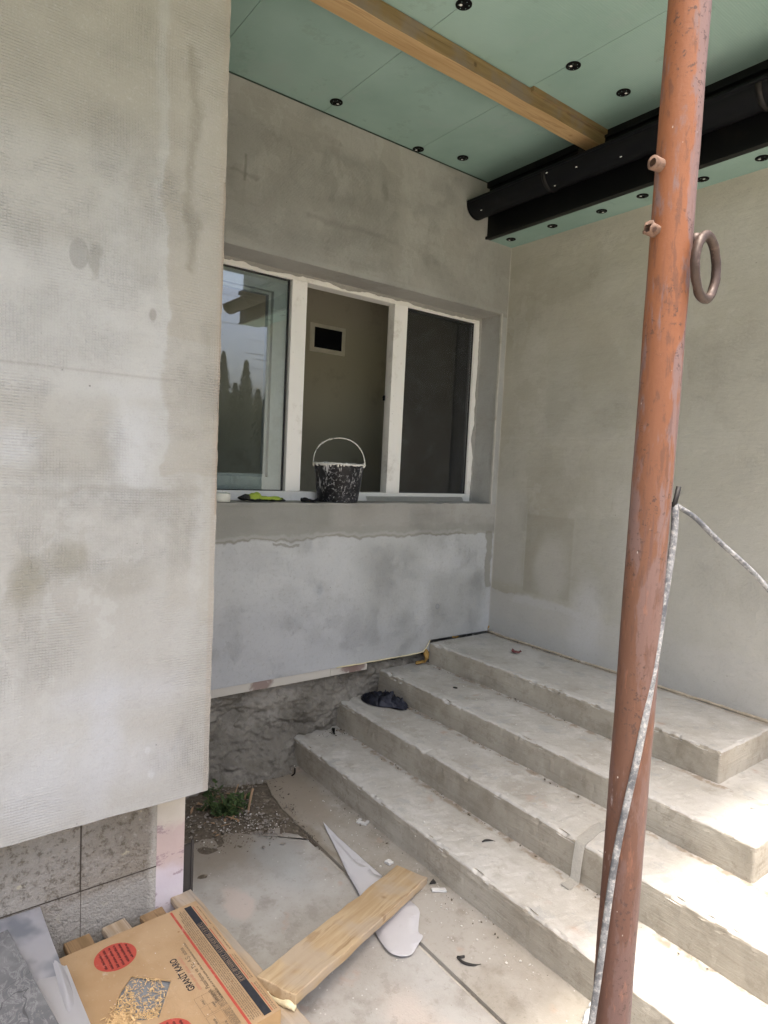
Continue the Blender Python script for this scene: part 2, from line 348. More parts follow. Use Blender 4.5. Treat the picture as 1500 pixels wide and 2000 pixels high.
def rust():
    g = Mat('rusty_primer', .62, .35); x, y, z = g.axes()
    n1 = g.noise((22, 22, 5), 5, .65, dist=.3); n2 = g.noise(120, 3, .7); n3 = g.noise((60, 60, 14), 4, .7, off=(3, 3, 3))
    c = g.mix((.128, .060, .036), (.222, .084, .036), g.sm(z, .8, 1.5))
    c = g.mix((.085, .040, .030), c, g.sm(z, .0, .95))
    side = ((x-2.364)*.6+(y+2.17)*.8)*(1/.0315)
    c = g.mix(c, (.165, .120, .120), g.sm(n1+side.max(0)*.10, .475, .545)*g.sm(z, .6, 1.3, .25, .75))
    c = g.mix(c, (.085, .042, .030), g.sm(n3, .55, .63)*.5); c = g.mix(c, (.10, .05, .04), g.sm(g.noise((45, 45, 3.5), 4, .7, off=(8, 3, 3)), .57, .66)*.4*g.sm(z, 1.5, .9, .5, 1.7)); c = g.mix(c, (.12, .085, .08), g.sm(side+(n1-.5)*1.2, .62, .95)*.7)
    c = g.mix(c, (.27, .12, .07), g.sm(n3, .42, .30)*.35)
    c = g.mix(c, (.50, .45, .46), g.sm(g.noise((40, 40, 12), 4, .7, off=(1, 5, 2)), .56, .66)*g.rect(x, z, None, 2.355, .36, .58, .05)*.75)
    c = g.mix(c, (.05, .03, .025), g.sm(n2, .56, .66)*g.sm(g.noise((14, 14, 4), 3, .6, off=(5, 5, 5)), .42, .58)*.75)
    c = g.mix(c, (.65, .60, .55), g.sm(g.voro((70, 70, 35)), .085, .04)*g.sm(g.noise(12, 2), .52, .6)*.8)
    g.color(c); g.bump(n3*.9+n2*.9+g.noise(230, 3, .8)*.5, .0007, .8); return g.m
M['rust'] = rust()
M['ringrust'] = simple('ring_steel', (.065, .043, .034), .5, .4, .3, .5, 70, .001, dirt=(.22, .16, .13), dirt_amt=.7, dirt_sc=30)
M['burr'] = simple('cut_tube_rust', (.20, .125, .09), .7, .3, 0, .4, 120, .002, dirt=(.07, .04, .03), dirt_amt=.9, dirt_sc=60)
def cable_m():
    g = Mat('grey_cable', .5, .35); n = g.noise(150, 4, .75); n2 = g.noise(25, 3)
    c = g.mix((.085, .09, .10), (.24, .245, .25), g.sm(n2, .35, .65)); c = g.mix(c, (.38, .37, .35), g.sm(n, .50, .64)*g.sm(n2, .35, .55, .35, .95)); c = g.mix(c, (.06, .06, .065), g.sm(n, .45, .35)*.6)
    g.color(c); g.bump(n, .0008); return g.m
M['cable'] = cable_m()
def bucket_m():
    g = Mat('bucket_plastic', .45, .4); x, y, z = g.axes(g.obj)
    c = g.mix((.003, .0034, .005), (.008, .0085, .011), g.noise(8, 4))
    s1 = g.sm(g.noise((38, 38, 9), 5, .75, src=g.obj), .58, .63); s2 = g.sm(g.noise(75, 5, .8, src=g.obj, off=(3, 0, 0)), .55, .61)*g.sm(g.noise(8, 3, src=g.obj), .40, .54)
    s3 = g.sm(g.noise((28, 28, 4), 3, .5, src=g.obj, off=(9, 0, 1)), .66, .70)
    c = g.mix(c, (.06, .063, .08), g.sm(g.noise(16, 5, .8, src=g.obj), .45, .75)*.5)
    c = g.mix(c, (.62, .62, .62), s1.max(s2).max(s3)*.85)
    g.color(c); g.rough(g.mix((.4, .4, .4), (.8, .8, .8), s1.max(s2))); g.bump(s1.max(s2), .0015); return g.m
M['bucket'] = bucket_m()
M['splat'] = simple('dried_plaster', (.66, .65, .60), .85, .2, var=.15, sc=60, bump=.002, dirt=(.10, .10, .10), dirt_amt=.9, dirt_sc=30, dirt_th=(.6, .66))
M['tape'] = simple('tape_roll', (.66, .67, .60), .6)
def glove():
    g = Mat('work_glove', .85, .2); x, y, z = g.axes(g.obj)
    n = g.noise(120, 3, .7, src=g.obj)
    c = g.mix((.30, .40, .04), (.42, .52, .10), n); dk = g.sm(z+(g.noise(30, 3, src=g.obj)-.5)*.03, .016, .010).max(g.sm(x, -.055, -.065))
    c = g.mix(c, (.035, .035, .035), dk); c = g.mix(c, (.25, .25, .25), g.sm(n, .6, .7)*dk*.8)
    g.color(c); g.bump(n, .001); return g.m
M['glove'] = glove()
M['blackcloth'] = simple('black_cloth', (.014, .014, .015), .9, .1, bump=.002)
def nitrile():
    g = Mat('dark_nitrile', .42, .45); n = g.noise(14, 4, .6, src=g.obj)
    c = g.mix((.018, .020, .030), (.055, .06, .085), g.sm(n, .4, .6)); c = g.mix(c, (.22, .22, .26), g.sm(g.noise(30, 5, .8, src=g.obj, off=(2, 0, 0)), .55, .75)*.45)
    g.color(c); g.bump(g.noise((60, 25, 30), 4, .6, src=g.obj), .004, 1); return g.m
M['nitrile'] = nitrile()
def cardboard():
    g = Mat('cardboard', .85, .15); n = g.noise(4, 4, .6); n2 = g.noise(60, 4, .7)
    c = g.mix((.355, .235, .128), (.42, .295, .175), g.sm(n, .35, .65)); c = g.mix(c, (.55, .44, .32), g.sm(n2, .58, .8)*.5)
    c = g.mix(c, (.62, .58, .52), g.sm(g.noise(11, 5, .75, off=(3, 1, 0)), .60, .78)*.5)
    c = g.mix(c, (.26, .15, .07), g.sm(g.voro(22), .10, .05)*g.sm(g.noise(9, 2, off=(0, 4, 0)), .56, .64)*.8)
    c = g.mix(c, (.7, .68, .65), g.sm(g.voro(50), .10, .05)*g.sm(g.noise(7, 2, off=(0, 1, 6)), .52, .6)*.8)
    g.color(c); g.bump(n2+g.noise(8, 3)*2, .0012); return g.m
M['card'] = cardboard()
M['cardedge'] = simple('cardboard_side', (.46, .31, .16), .85, .1)
M['printred'] = simple('red_print', (.40, .075, .055), .8, .1, var=.12, sc=50, dirt=(.50, .25, .20), dirt_amt=.6, dirt_sc=30)
M['printfade'] = simple('faded_red_print', (.43, .235, .15), .85, .1)
M['printblack'] = simple('black_print', (.032, .034, .04), .8, .1, var=.3, sc=80)
M['printgrey'] = simple('grey_print', (.17, .13, .09), .85, .1, var=.2)
M['printdark'] = simple('dark_red_print', (.10, .03, .028), .85, .1)
M['printtan'] = simple('tan_print', (.33, .24, .16), .85, .1)
M['tilegrey'] = simple('tile_glaze', (.22, .235, .25), .5, .4, var=.15, sc=20, dirt=(.45, .40, .33), dirt_amt=.4)
M['shav'] = simple('wood_shaving', (.60, .42, .22), .85, .1, var=.3, sc=60)
def marble():
    g = Mat('grey_marble_tile', .45, .4); n = g.noise(7, 6, .7, dist=.8); v = g.noise((16, 30, 16), 6, .7, off=(2, 0, 0), dist=1.5)
    c = g.mix((.125, .128, .135), (.20, .203, .207), g.sm(n, .38, .65)); c = g.mix(c, (.33, .33, .33), g.sm(v, .52, .56)*g.sm(v, .62, .57)*.5)
    c = g.mix(c, (.28, .28, .28), g.sm(g.noise(45, 5, .75), .55, .75)*.5); c = g.mix(c, (.06, .06, .065), g.sm(g.noise((5, 3, 5), 3, .5, off=(4, 4, 4), dist=1), .495, .50)*g.sm(g.noise((5, 3, 5), 3, .5, off=(4, 4, 4), dist=1), .51, .505)*.8)
    g.color(c); return g.m
M['marble'] = marble()
def foil():
    g = Mat('foam_sheet', .55, .3); n = g.noise(7, 3)
    g.color(g.mix((.56, .56, .59), (.32, .34, .38), g.sm(n, .45, .62))); g.bump(g.noise(25, 3), .002); return g.m
M['foil'] = foil()
M['paper'] = simple('white_sheet', (.62, .62, .64), .6, .3, var=.04, sc=6, bump=.001)
M['greypaper'] = simple('grey_membrane_scrap', (.50, .495, .51), .7, .2, var=.05, sc=12, dirt=(.33, .32, .32), dirt_amt=.4)
M['pufoam'] = simple('yellow_foam', (.36, .225, .075), .8, .1, var=.3, sc=60, bump=.004)
M['palefoam'] = simple('pale_foam', (.70, .63, .42), .8, .1, var=.2, sc=60, bump=.004)
def xps():
    g = Mat('stained_board', .7, .2); x, y, z = g.axes(); wob = (g.noise(14, 4)-.5)*.12
    c = g.mix((.56, .51, .42), (.62, .58, .51), g.noise(20, 3))
    c = g.mix(c, (.50, .38, .36), g.rect(y+wob, z+wob, -2.48, None, -.36, -.15, .02)*.8)
    c = g.mix(c, (.62, .57, .62), g.sm(z+wob, -.26, -.34)*.8); c = g.mix(c, (.30, .22, .24), g.sm(g.noise((16, 9, 22), 5, .7), .58, .63)*.7)
    c = g.mix(c, (.60, .50, .36), g.sm(y+wob, -2.487, -2.50)*.0)
    g.color(c); g.bump(g.noise(50, 3), .001); return g.m
M['xps'] = xps()
def cream():
    g = Mat('cream_profile', .6, .3); x, y, z = g.axes(); w_ = (g.noise(25, 3)-.5)*.08
    c = g.mix((.50, .475, .41), (.56, .53, .48), g.noise(12, 3))
    for cy in (-1.655, -1.06, -1.10): c = g.mix(c, (.22, .15, .13), g.ell(y+w_, z+w_, cy, -.075, .06, .035, .2)*.85)
    g.color(c); return g.m
M['cream'] = cream()
def block():
    g = Mat('aerated_block', .95, .1); n = g.noise(45, 4, .75); n2 = g.noise(3, 4)
    c = g.mix((.27, .245, .205), (.335, .315, .28), g.sm(n2, .35, .65)); c = g.mix(c, (.11, .095, .07), g.sm(n, .50, .66)*.7); c = g.mix(c, (.50, .48, .44), g.sm(n, .42, .28)*.5)
    c = g.mix(c, (.50, .46, .33), g.sm(g.noise(18, 4, .7, off=(6, 6, 6)), .64, .70)*.7)
    x, y, z = g.axes(); c = g.mix(c, (.38, .37, .34), g.sm(z+(n2-.5)*.1, -.29, -.33)*.7); c = g.mix(c, (.52, .50, .45), g.sm(y+(g.noise(12, 3)-.5)*.05, -2.50, -2.48)*.6)
    g.color(c); g.bump(n*2+g.noise(130, 2), .005, 1); return g.m
M['block'] = block()
M['mortar'] = simple('block_joint', (.06, .05, .04), .95)
M['soil'] = simple('soil', (.13, .11, .085), .95, .05, var=.5, sc=60, bump=.01, dirt=(.30, .26, .21), dirt_amt=.6, dirt_sc=25)
M['crumb'] = simple('plaster_crumb', (.60, .58, .54), .9, .1, var=.25, sc=40)
M['stone'] = simple('gravel', (.25, .225, .195), .9, .1, var=.5, sc=20)
M['lawn'] = simple('lawn_ground', (.10, .13, .05), .95, .05, var=.4, sc=3)
def leafm(name, a, b):
    g = Mat(name, .6, .3); g.color(g.mix(a, b, g.noise(25, 3))); return g.m
M['leaf'] = leafm('weed_leaf', (.028, .052, .018), (.065, .105, .035)); M['stem'] = simple('dry_stem', (.30, .20, .12), .8)
M['hedge'] = leafm('conifer_leaf', (.022, .032, .030), (.050, .064, .058)); M['bark'] = simple('bark', (.10, .07, .05), .9)
M['plastic'] = simple('clear_plastic_litter', (.62, .62, .60), .2, .6)
M['darkdirt'] = simple('dark_litter', (.03, .028, .026), .7)
M['redscrap'] = simple('red_scrap', (.16, .06, .06), .7)
M['membrane'] = simple('black_membrane', (.055, .050, .045), .7, .2)
M['ladder'] = simple('ladder_aluminium', (.88, .87, .82), .5, .4, 0, dirt=(.3, .28, .24), dirt_amt=.5)
M['fuse'] = simple('fuse_box_plastic', (.80, .76, .64), .6)
M['darkcover'] = simple('fuse_cover', (.008, .008, .012), .25, .5)
M['roof'] = simple('roof_top', (.10, .095, .09), .8)
M['hole'] = simple('dark_hole', (.01, .01, .01), .9)

# ------------------------------------------------------------------ mesh helpers
def link(name, bm, mats, parent=None, smooth=False):
    me = bpy.data.meshes.new(name)
    if smooth:
        for f in bm.faces: f.smooth = True
    bm.normal_update(); bm.to_mesh(me); bm.free()
    for mm in (mats if isinstance(mats, (list, tuple)) else [mats]): me.materials.append(mm)
    o = bpy.data.objects.new(name, me); col.objects.link(o)
    if parent: o.parent = parent
    return o
def tag(o, label=None, cat=None, group=None, kind=None):
    if label: o['label'] = label
    if cat: o['category'] = cat
    if group: o['group'] = group
    if kind: o['kind'] = kind
    return o
def empty(name, loc, label, cat, rz=0, group=None):
    o = bpy.data.objects.new(name, None); col.objects.link(o); o.location = loc; o.rotation_euler = (0, 0, rz)
    o.empty_display_size = .05
    return tag(o, label, cat, group)
def box(bm, a, b, mi=0):
    vs = [bm.verts.new((x, y, z)) for x in (a[0], b[0]) for y in (a[1], b[1]) for z in (a[2], b[2])]
    for q in ((0, 1, 3, 2), (4, 6, 7, 5), (0, 4, 5, 1), (2, 3, 7, 6), (0, 2, 6, 4), (1, 5, 7, 3)):
        f = bm.faces.new([vs[i] for i in q]); f.material_index = mi
    return vs
def B(*boxes):
    bm = bmesh.new()
    for b in boxes: box(bm, *b)
    bmesh.ops.recalc_face_normals(bm, faces=bm.faces)
    return bm
def bevel(bm, w, seg=2):
    bmesh.ops.bevel(bm, geom=bm.edges[:], offset=w, segments=seg, profile=.5, affect='EDGES', clamp_overlap=True)
    return bm
def tube(bm, pts, r, n=12, cap=True, mi=0, flat=1, close=False):
    pts = [Vector(p) for p in pts]; rings = []
    prev = None; N = len(pts)
    for i, p in enumerate(pts):
        d = (pts[(i+1) % N if close else min(i+1, N-1)]-pts[(i-1) % N if close else max(i-1, 0)]).normalized()
        if prev is None:
            a = d.orthogonal().normalized()
        else:
            a = (prev-d*prev.dot(d)).normalized()
        prev = a; b = d.cross(a)
        rr = r(i/(N-1)) if callable(r) else r
        rings.append([bm.verts.new(p+(a*math.cos(t)*rr+b*math.sin(t)*rr*flat)) for t in [2*math.pi*k/n for k in range(n)]])
    for i in range(N if close else N-1):
        A, C = rings[i], rings[(i+1) % N]
        for k in range(n):
            f = bm.faces.new((A[k], A[(k+1) % n], C[(k+1) % n], C[k])); f.smooth = True; f.material_index = mi
    if cap and not close:
        for q in (rings[0][::-1], rings[-1]): f = bm.faces.new(q); f.material_index = mi
    return bm
def spline(pts, n=8):
    P = [Vector(p) for p in pts]; P = [P[0]*2-P[1]]+P+[P[-1]*2-P[-2]]; out = []
    for i in range(1, len(P)-2):
        for k in range(n):
            t = k/n; a, b, c, d = P[i-1:i+3]
            out.append(.5*((2*b)+(c-a)*t+(2*a-5*b+4*c-d)*t*t+(-a+3*b-3*c+d)*t**3))
    out.append(P[-2]); return out
def lathe(bm, prof, n=32, mi=0):
    rings = [[bm.verts.new((r*math.cos(2*math.pi*k/n), r*math.sin(2*math.pi*k/n), z)) for k in range(n)] for r, z in prof]
    for A, C in zip(rings, rings[1:]):
        for k in range(n):
            f = bm.faces.new((A[k], A[(k+1) % n], C[(k+1) % n], C[k])); f.smooth = True; f.material_index = mi
    return rings
def prism(bm, poly, z0, z1, mi=0):
    a = [bm.verts.new((x, y, z0)) for x, y in poly]; b = [bm.verts.new((x, y, z1)) for x, y in poly]
    f = [bm.faces.new(a[::-1]), bm.faces.new(b)]
    for i in range(len(poly)):
        j = (i+1) % len(poly); f.append(bm.faces.new((a[i], a[j], b[j], b[i])))
    for q in f: q.material_index = mi
    return f
def nz(p, s, seed=0): return noise.noise(Vector(p)*s+Vector((seed*3.1, seed*1.7, seed)))
def displace(bm, amt, s, seed=0, keep=None):
    for v in bm.verts:
        if keep and keep(v.co): continue
        c = v.co.copy()
        v.co += Vector((nz(c, s, seed), nz(c, s, seed+5), nz(c, s, seed+9)))*amt
def slice_bm(bm, ax, vals):
    for v in vals:
        n = Vector((0, 0, 0)); n[ax] = 1; p = Vector((0, 0, 0)); p[ax] = v
        bmesh.ops.bisect_plane(bm, geom=bm.verts[:]+bm.edges[:]+bm.faces[:], plane_co=p, plane_no=n)

G = -.5515
XG = 2.50          # gable edge of the porch roof
# ================================================================== GROUND
bm = bmesh.new()
box(bm, (-60, -60, G-.35), (60, 60, G-.03)); tag(link('ground', bm, M['lawn']), kind='structure')
bm = bmesh.new()
box(bm, (-.3, -14, G-.028), (11, 12, G-.012)); tag(link('pavement', bm, M['outside']), kind='structure')
# two yard slabs with an irregular corner broken away beside the wall
def slab(name, poly, z, mat):
    b = bmesh.new(); fs = prism(b, poly, G-.011, z); bmesh.ops.recalc_face_normals(b, faces=b.faces); return tag(link(name, b, mat), kind='structure')
def jag(pts, amt=.012, n=6, seed=1):
    out = []
    for (a, b) in zip(pts, pts[1:]):
        for k in range(n):
            t = k/n; p = (a[0]+(b[0]-a[0])*t, a[1]+(b[1]-a[1])*t); out.append((p[0]+nz((p[0], p[1], 0), 22, seed)*amt, p[1]+nz((p[0], p[1], 3), 22, seed)*amt))
    out.append(pts[-1]); return out
edge = jag([(.655, -1.7185), (.60, -1.745), (.55, -1.80), (.50, -1.83), (.47, -1.90), (.44, -1.98), (.38, -2.08), (.34, -2.14), (.36, -2.30)], .055, n=10)
slab('yard_slab', [(5.2, -1.7185), *edge, (.36, -5.5), (5.2, -5.5)], G, M['slab'])
edge2 = jag([(-.2, -1.35), (-.2, -1.66), (.10, -1.66), (.25, -1.70), (.42, -1.716), (.655, -1.716)], .012, seed=4)
slab('path_strip', [*edge2, (5.2, -1.716), (5.2, -1.35)], G+.004, M['strip'])
# soil pocket
b = bmesh.new(); N = 40
grid = [[b.verts.new((-.15+.85*i/N, -2.45+.85*j/N, G-.006+.018*max(0, 1-abs(i/N-.35)*2)*max(0, 1-abs(j/N-.45)*1.6)+.010*nz((i*.3, j*.3, 0), 1, 3))) for j in range(N+1)] for i in range(N+1)]
for i in range(N):
    for j in range(N): b.faces.new((grid[i][j], grid[i+1][j], grid[i+1][j+1], grid[i][j+1]))
tag(link('soil_patch', b, M['soil'], smooth=True), kind='structure')
def chips(name, spots, mat, label, n, smin, smax, flat=.5, cat='debris'):
    b = bmesh.new(); rnd = random.Random(name)
    for _ in range(n):
        (cx, cy, cz, rx, ry) = rnd.choice(spots)
        x, y = cx+rnd.gauss(0, rx), cy+rnd.gauss(0, ry); s = rnd.uniform(smin, smax)*rnd.choice((.5, .6, 1))
        mt = Matrix.Translation((x, y, cz+s*.3)) @ Matrix.Rotation(rnd.uniform(0, 6.3), 4, 'Z') @ Matrix.Rotation(rnd.uniform(-.5, .5), 4, 'X') @ Matrix.Diagonal((s*rnd.uniform(.6, 1.4), s*rnd.uniform(.5, 1.2), s*flat*rnd.uniform(.5, 1.2), 1))
        r = bmesh.ops.create_icosphere(b, subdivisions=1, radius=.6, matrix=mt)
        for v in r['verts']: v.co += Vector((rnd.uniform(-1, 1), rnd.uniform(-1, 1), rnd.uniform(-1, 1)))*s*.12
    return tag(link(name, b, mat), label, cat, kind='stuff')
chips('gravel_patch', [(.30, -1.95, G+.004, .11, .10), (.45, -1.84, G+.006, .06, .05), (.2, -2.1, G+.004, .12, .08), (.05, -1.8, G+.006, .07, .08)], M['stone'], 'small grey stones and crumbs on the soil beside the weed', 750, .004, .016)
chips('plaster_crumbs', [(.33, -1.92, G+.012, .08, .07), (.42, -1.84, G+.010, .06, .04), (.40, -1.95, G+.010, .05, .05), (.30, -2.1, G+.010, .08, .05), (.02, -1.50, G+.006, .06, .06), (.60, -1.50, G+.006, .12, .06), (.98, -1.53, G+.006, .18, .06), (1.25, -1.50, G+.006, .10, .04), (1.6, -1.55, G+.006, .25, .06), (1.2, -1.9, G+.003, .5, .2),
    (.10, -.46, .003, .08, .03), (.06, -.20, .003, .06, .10), (.05, -.6, -.130, .05, .05), (.5, -.75, -.130, .4, .06), (.8, -1.05, -.262, .5, .06), (.9, -1.35, -.411, .5, .06), (.9, -.3, .003, .5, .1), (1.0, -.58, -.130, .5, .03)], M['crumb'], 'white plaster crumbs scattered over the yard slab and the steps', 620, .002, .0085)

chips('soil_crumbs', [(.50, -1.93, G+.003, .05, .07), (.46, -2.05, G+.003, .05, .06), (.15, -1.62, G+.007, .12, .04), (.40, -1.68, G+.007, .12, .02), (.62, -1.72, G+.005, .06, .012), (.9, -1.47, G+.006, .6, .018), (.5, -.54, -.131, .4, .008), (.9, -.88, -.262, .5, .008), (.9, -1.175, -.411, .6, .008), (.5, -.02, .003, .5, .010), (.04, -.9, -.262, .03, .04), (.04, -1.2, -.411, .03, .05)], M['soil'], 'brown soil crumbs along the slab edges and the feet of the risers', 900, .002, .009)
# ================================================================== HOUSE
house = empty('house', (0, 0, 0), 'half rendered grey house with porch recess, green soffit and triple window', 'house')
# window wall (x = 0)
b = B(((-.20, -2.40, -.056), (0, -.517, .8605)), ((-.20, -.517, .014), (0, 0, .8605)), ((-.20, -2.40, .8605), (0, -2.16, 2.075)),
      ((-.20, -.049, .8605), (0, 0, 2.075)), ((-.20, -2.40, 2.075), (0, 0, 2.835)))
bmesh.ops.remove_doubles(b, verts=b.verts, dist=1e-5)
win_wall = link('window_wall', b, pA, house)
b = B(((-.205, -2.35, .845), (.003, -.047, .862)))   # worn sill skin
slice_bm(b, 1, [-2.3+.04*i for i in range(57)]); displace(b, .006, 14, 2, keep=lambda c: c.x < -.1)
link('sill', b, pA, house)
# thin corner beads
b = B(((-.01, -.056, .86), (.0035, -.044, 2.08)), ((-.004, -.004, .02), (.003, .003, 2.49))); slice_bm(b, 2, [.9+.05*i for i in range(32)]); displace(b, .003, 12, 4)
link('corner_bead', b, simple('corner_bead_plaster', (.46, .445, .41), .9, .1, var=.2, sc=25, dirt=(.30, .27, .21), dirt_amt=.6), house)
# side wall (y = 0)
link('side_wall', B(((-.2, 0, -.6), (3.0, .25, 2.52))), pB, house)
b = bmesh.new(); tube(b, [(x, -.004+nz((x, 0, 0), 9)*.004, .006+nz((x, 1, 0), 12)*.006) for x in [i*.03 for i in range(75)]], lambda t: .007+.006*abs(noise.noise(Vector((t*40, 0, 0)))), 6)
link('foam_bead', b, simple('gap_foam', (.42, .36, .27), .9, .1, var=.3, sc=40, dirt=(.6, .58, .52), dirt_amt=.8, dirt_sc=14), house)
# front wall (left), overhangs the block base
b = B(((.0, -7.0, .013), (1.03, -2.354, 2.835)))
bmesh.ops.remove_doubles(b, verts=b.verts, dist=1e-5)
slice_bm(b, 2, [.02]+[.03+.022*i for i in range(118)]); slice_bm(b, 1, [-3.2+.06*i for i in range(14)]+[-2.362])
displace(b, .002, 7, 6, keep=lambda c: c.x < .5 or c.z > 2.8)
for v in b.verts:
    if v.co.y > -2.358 and v.co.x > .9: v.co.y += nz(v.co, 30, 3)*.0018+nz(v.co, 90, 2)*.002; v.co.x -= abs(nz(v.co, 45, 6))*.003
    if v.co.z < .016 and v.co.x > .9: v.co.z += nz(v.co, 25, 5)*.002+nz(v.co, 70, 2)*.003
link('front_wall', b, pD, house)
b = B(((.0, -7, G-.05), (.885, -2.467, .013)))
blocks = link('block_base', b, M['block'], house)
b = B(((.88, -2.7015, -.281), (.8865, -2.6975, .013)), ((.88, -4, -.2825), (.8865, -2.467, -.2795)), ((.88, -2.6985, G), (.8860, -2.6970, -.283)), ((.88, -3.35, -.281), (.8865, -3.347, .013)))
link('block_joints', b, M['mortar'], house)
b = B(((.0, -2.467, G-.05), (.886, -2.374, .013))); link('edge_board', b, M['xps'], house)
b = B(((.865, -2.372, G), (.875, -2.338, -.25)), ((.872, -2.345, G), (.880, -2.337, -.235))); link('membrane_strip', b, M['membrane'], house)
# foundation under the window wall
b = bmesh.new(); NY, NZ = 290, 90
rows = []
for i in range(NY+1):
    y = -2.42+1.90*i/NY; r_ = []
    for j in range(NZ+1):
        t = j/NZ; z = -.085-.50*t
        n0 = nz((y, z, 0), 4.5, 1)*.045+nz((y, z, 0), 11, 2)*.028+nz((y, z, 0), 27, 3)*.014-abs(nz((y, z*2.0, 0), 5, 7))*.05-abs(nz((y*.8, z*2.2, 0), 13, 8))*.022+.012*nz((y, z, 1), 55, 2)
        xx = -.045+.05*t**1.3+n0+(.10*max(0, t-.62)/.38*(1 if y < -1.5 else .4))
        r_.append(b.verts.new((xx, y, z)))
    rows.append(r_)
for i in range(NY):
    for j in range(NZ): b.faces.new((rows[i][j], rows[i][j+1], rows[i+1][j+1], rows[i+1][j]))
box(b, (-.20, -2.42, G-.1), (-.075, -.52, -.085))
bmesh.ops.recalc_face_normals(b, faces=b.faces)
link('foundation', b, M['rough'], house, smooth=True)
b = B(((-.06, -2.36, -.101), (-.006, -1.235, -.058)), ((-.06, -1.232, -.101), (-.008, -.985, -.058)))
link('base_profile', b, M['cream'], house)
b = bmesh.new()
b.free()
for cc_, ss_ in (((.002, -.545, -.082), (.014, .014, .045)), ((-.004, -.590, -.118), (.018, .032, .012)), ((-.002, -.30, .008), (.006, .04, .006)), ((.002, -.004, .03), (.005, .005, .03))):
    b = bmesh.new(); bmesh.ops.create_icosphere(b, subdivisions=3, radius=1, matrix=Matrix.Translation(cc_) @ Matrix.Diagonal((*ss_, 1)))
    displace(b, .012, 40, 3); link('foam_lump', b, M['pufoam'], house, smooth=True)
b = bmesh.new(); tube(b, [(.004+nz((y, 0, 0), 20)*.003, y, z+nz((y, 4, 0), 15)*.004) for y, z in [(-1.2+i*.02, -.056) for i in range(30)]]+[(.006, -.575, -.05), (.006, -.55, -.03), (.004, -.53, -.005), (.003, -.518, .014)], lambda t: .003+.003*abs(noise.noise(Vector((t*30, 0, 0)))), 6)
link('base_edge', b, M['palefoam'], house)

# ---- window (x = -0.2)
win = bpy.data.objects.new('window', None); col.objects.link(win); win.parent = house
XF = -.20
b = B(((-.27, -2.20, 2.040), (XF+.012, -.03, 2.10)), ((-.27, -2.20, .84), (XF+.012, -.03, .912)), ((-.27, -.093, .912), (XF+.012, -.03, 2.040)), ((-.27, -2.2, .912), (XF+.012, -2.075, 2.04)))
link('frame', bevel(b, .003, 1), M['pvc'], win)
for y0, y1 in ((-1.462, -1.372), (-.773, -.674)):
    b = B(((-.226, y0, .912), (XF+.016, y1, 2.040)), ((-.262, y0+.012, .912), (-.226, y1-.012, 2.04)))
    link('mullion', b, M['pvc'], win)
for y0, y1 in ((-2.075, -1.466), (-.670, -.093)):
    s = link('sash', B(((-.275, y0, .912), (-.222, y0+.085, 2.04)), ((-.275, y1-.085, .912), (-.222, y1, 2.04)), ((-.275, y0+.085, .912), (-.222, y1-.085, .985)), ((-.275, y0+.085, 1.965), (-.222, y1-.085, 2.04)),
              ((-.285, y0+.085, .985), (-.25, y0+.10, 1.965)), ((-.285, y1-.10, .985), (-.25, y1-.085, 1.965)), ((-.285, y0+.10, .985), (-.25, y1-.10, 1.0)), ((-.285, y0+.10, 1.95), (-.25, y1-.10, 1.965))), M['sash'], win)
    link('glass_pane', B(((-.2165, y0+.005, .915), (-.2105, y1-.005, 2.037))), M['glass'], win)
    link('gasket', B(((-.22, y0, .912), (-.207, y0+.006, 2.04)), ((-.22, y1-.006, .912), (-.207, y1, 2.04)), ((-.22, y0+.006, .912), (-.207, y1-.006, .917)), ((-.22, y0+.006, 2.033), (-.207, y1-.006, 2.04))), M['gasket'], win)
b = B(((-.25, -.783, 1.47), (-.235, -.777, 1.50)), ((-.245, -.790, 1.485), (-.238, -.780, 1.49))); link('window_catch', b, M['black'], win)
# ragged plaster lip lapping on the frame, above and on the right
b = bmesh.new(); prev = None
path = [(-2.15+.015*i, 'top') for i in range(140)]
for y, _ in path:
    zz = 2.076-.006-abs(nz((y, 0, 0), 4, 1))*.036-abs(nz((y, 0, 0), 22, 2))*.010
    if y > -.07: zz = 2.06
    cur = [b.verts.new((XF+.013, y, 2.078)), b.verts.new((XF+.022, y, 2.078)), b.verts.new((XF+.018, y, zz+.002)), b.verts.new((XF+.013, y, zz))]
    if prev:
        for k in range(3): b.faces.new((prev[k], prev[k+1], cur[k+1], cur[k]))
    prev = cur
prev = None
for i in range(80):
    z = .865+.0153*i
    yy = -.049-.004-abs(nz((0, 0, z), 5, 3))*.034-abs(nz((0, 0, z), 22, 2))*.008
    cur = [b.verts.new((XF+.013, -.047, z)), b.verts.new((XF+.022, -.047, z)), b.verts.new((XF+.018, yy+.002, z)), b.verts.new((XF+.013, yy, z))]
    if prev:
        for k in range(3): b.faces.new((prev[k], prev[k+1], cur[k+1], cur[k]))
    prev = cur
bmesh.ops.recalc_face_normals(b, faces=b.faces)
link('plaster_lip', b, pA, house)
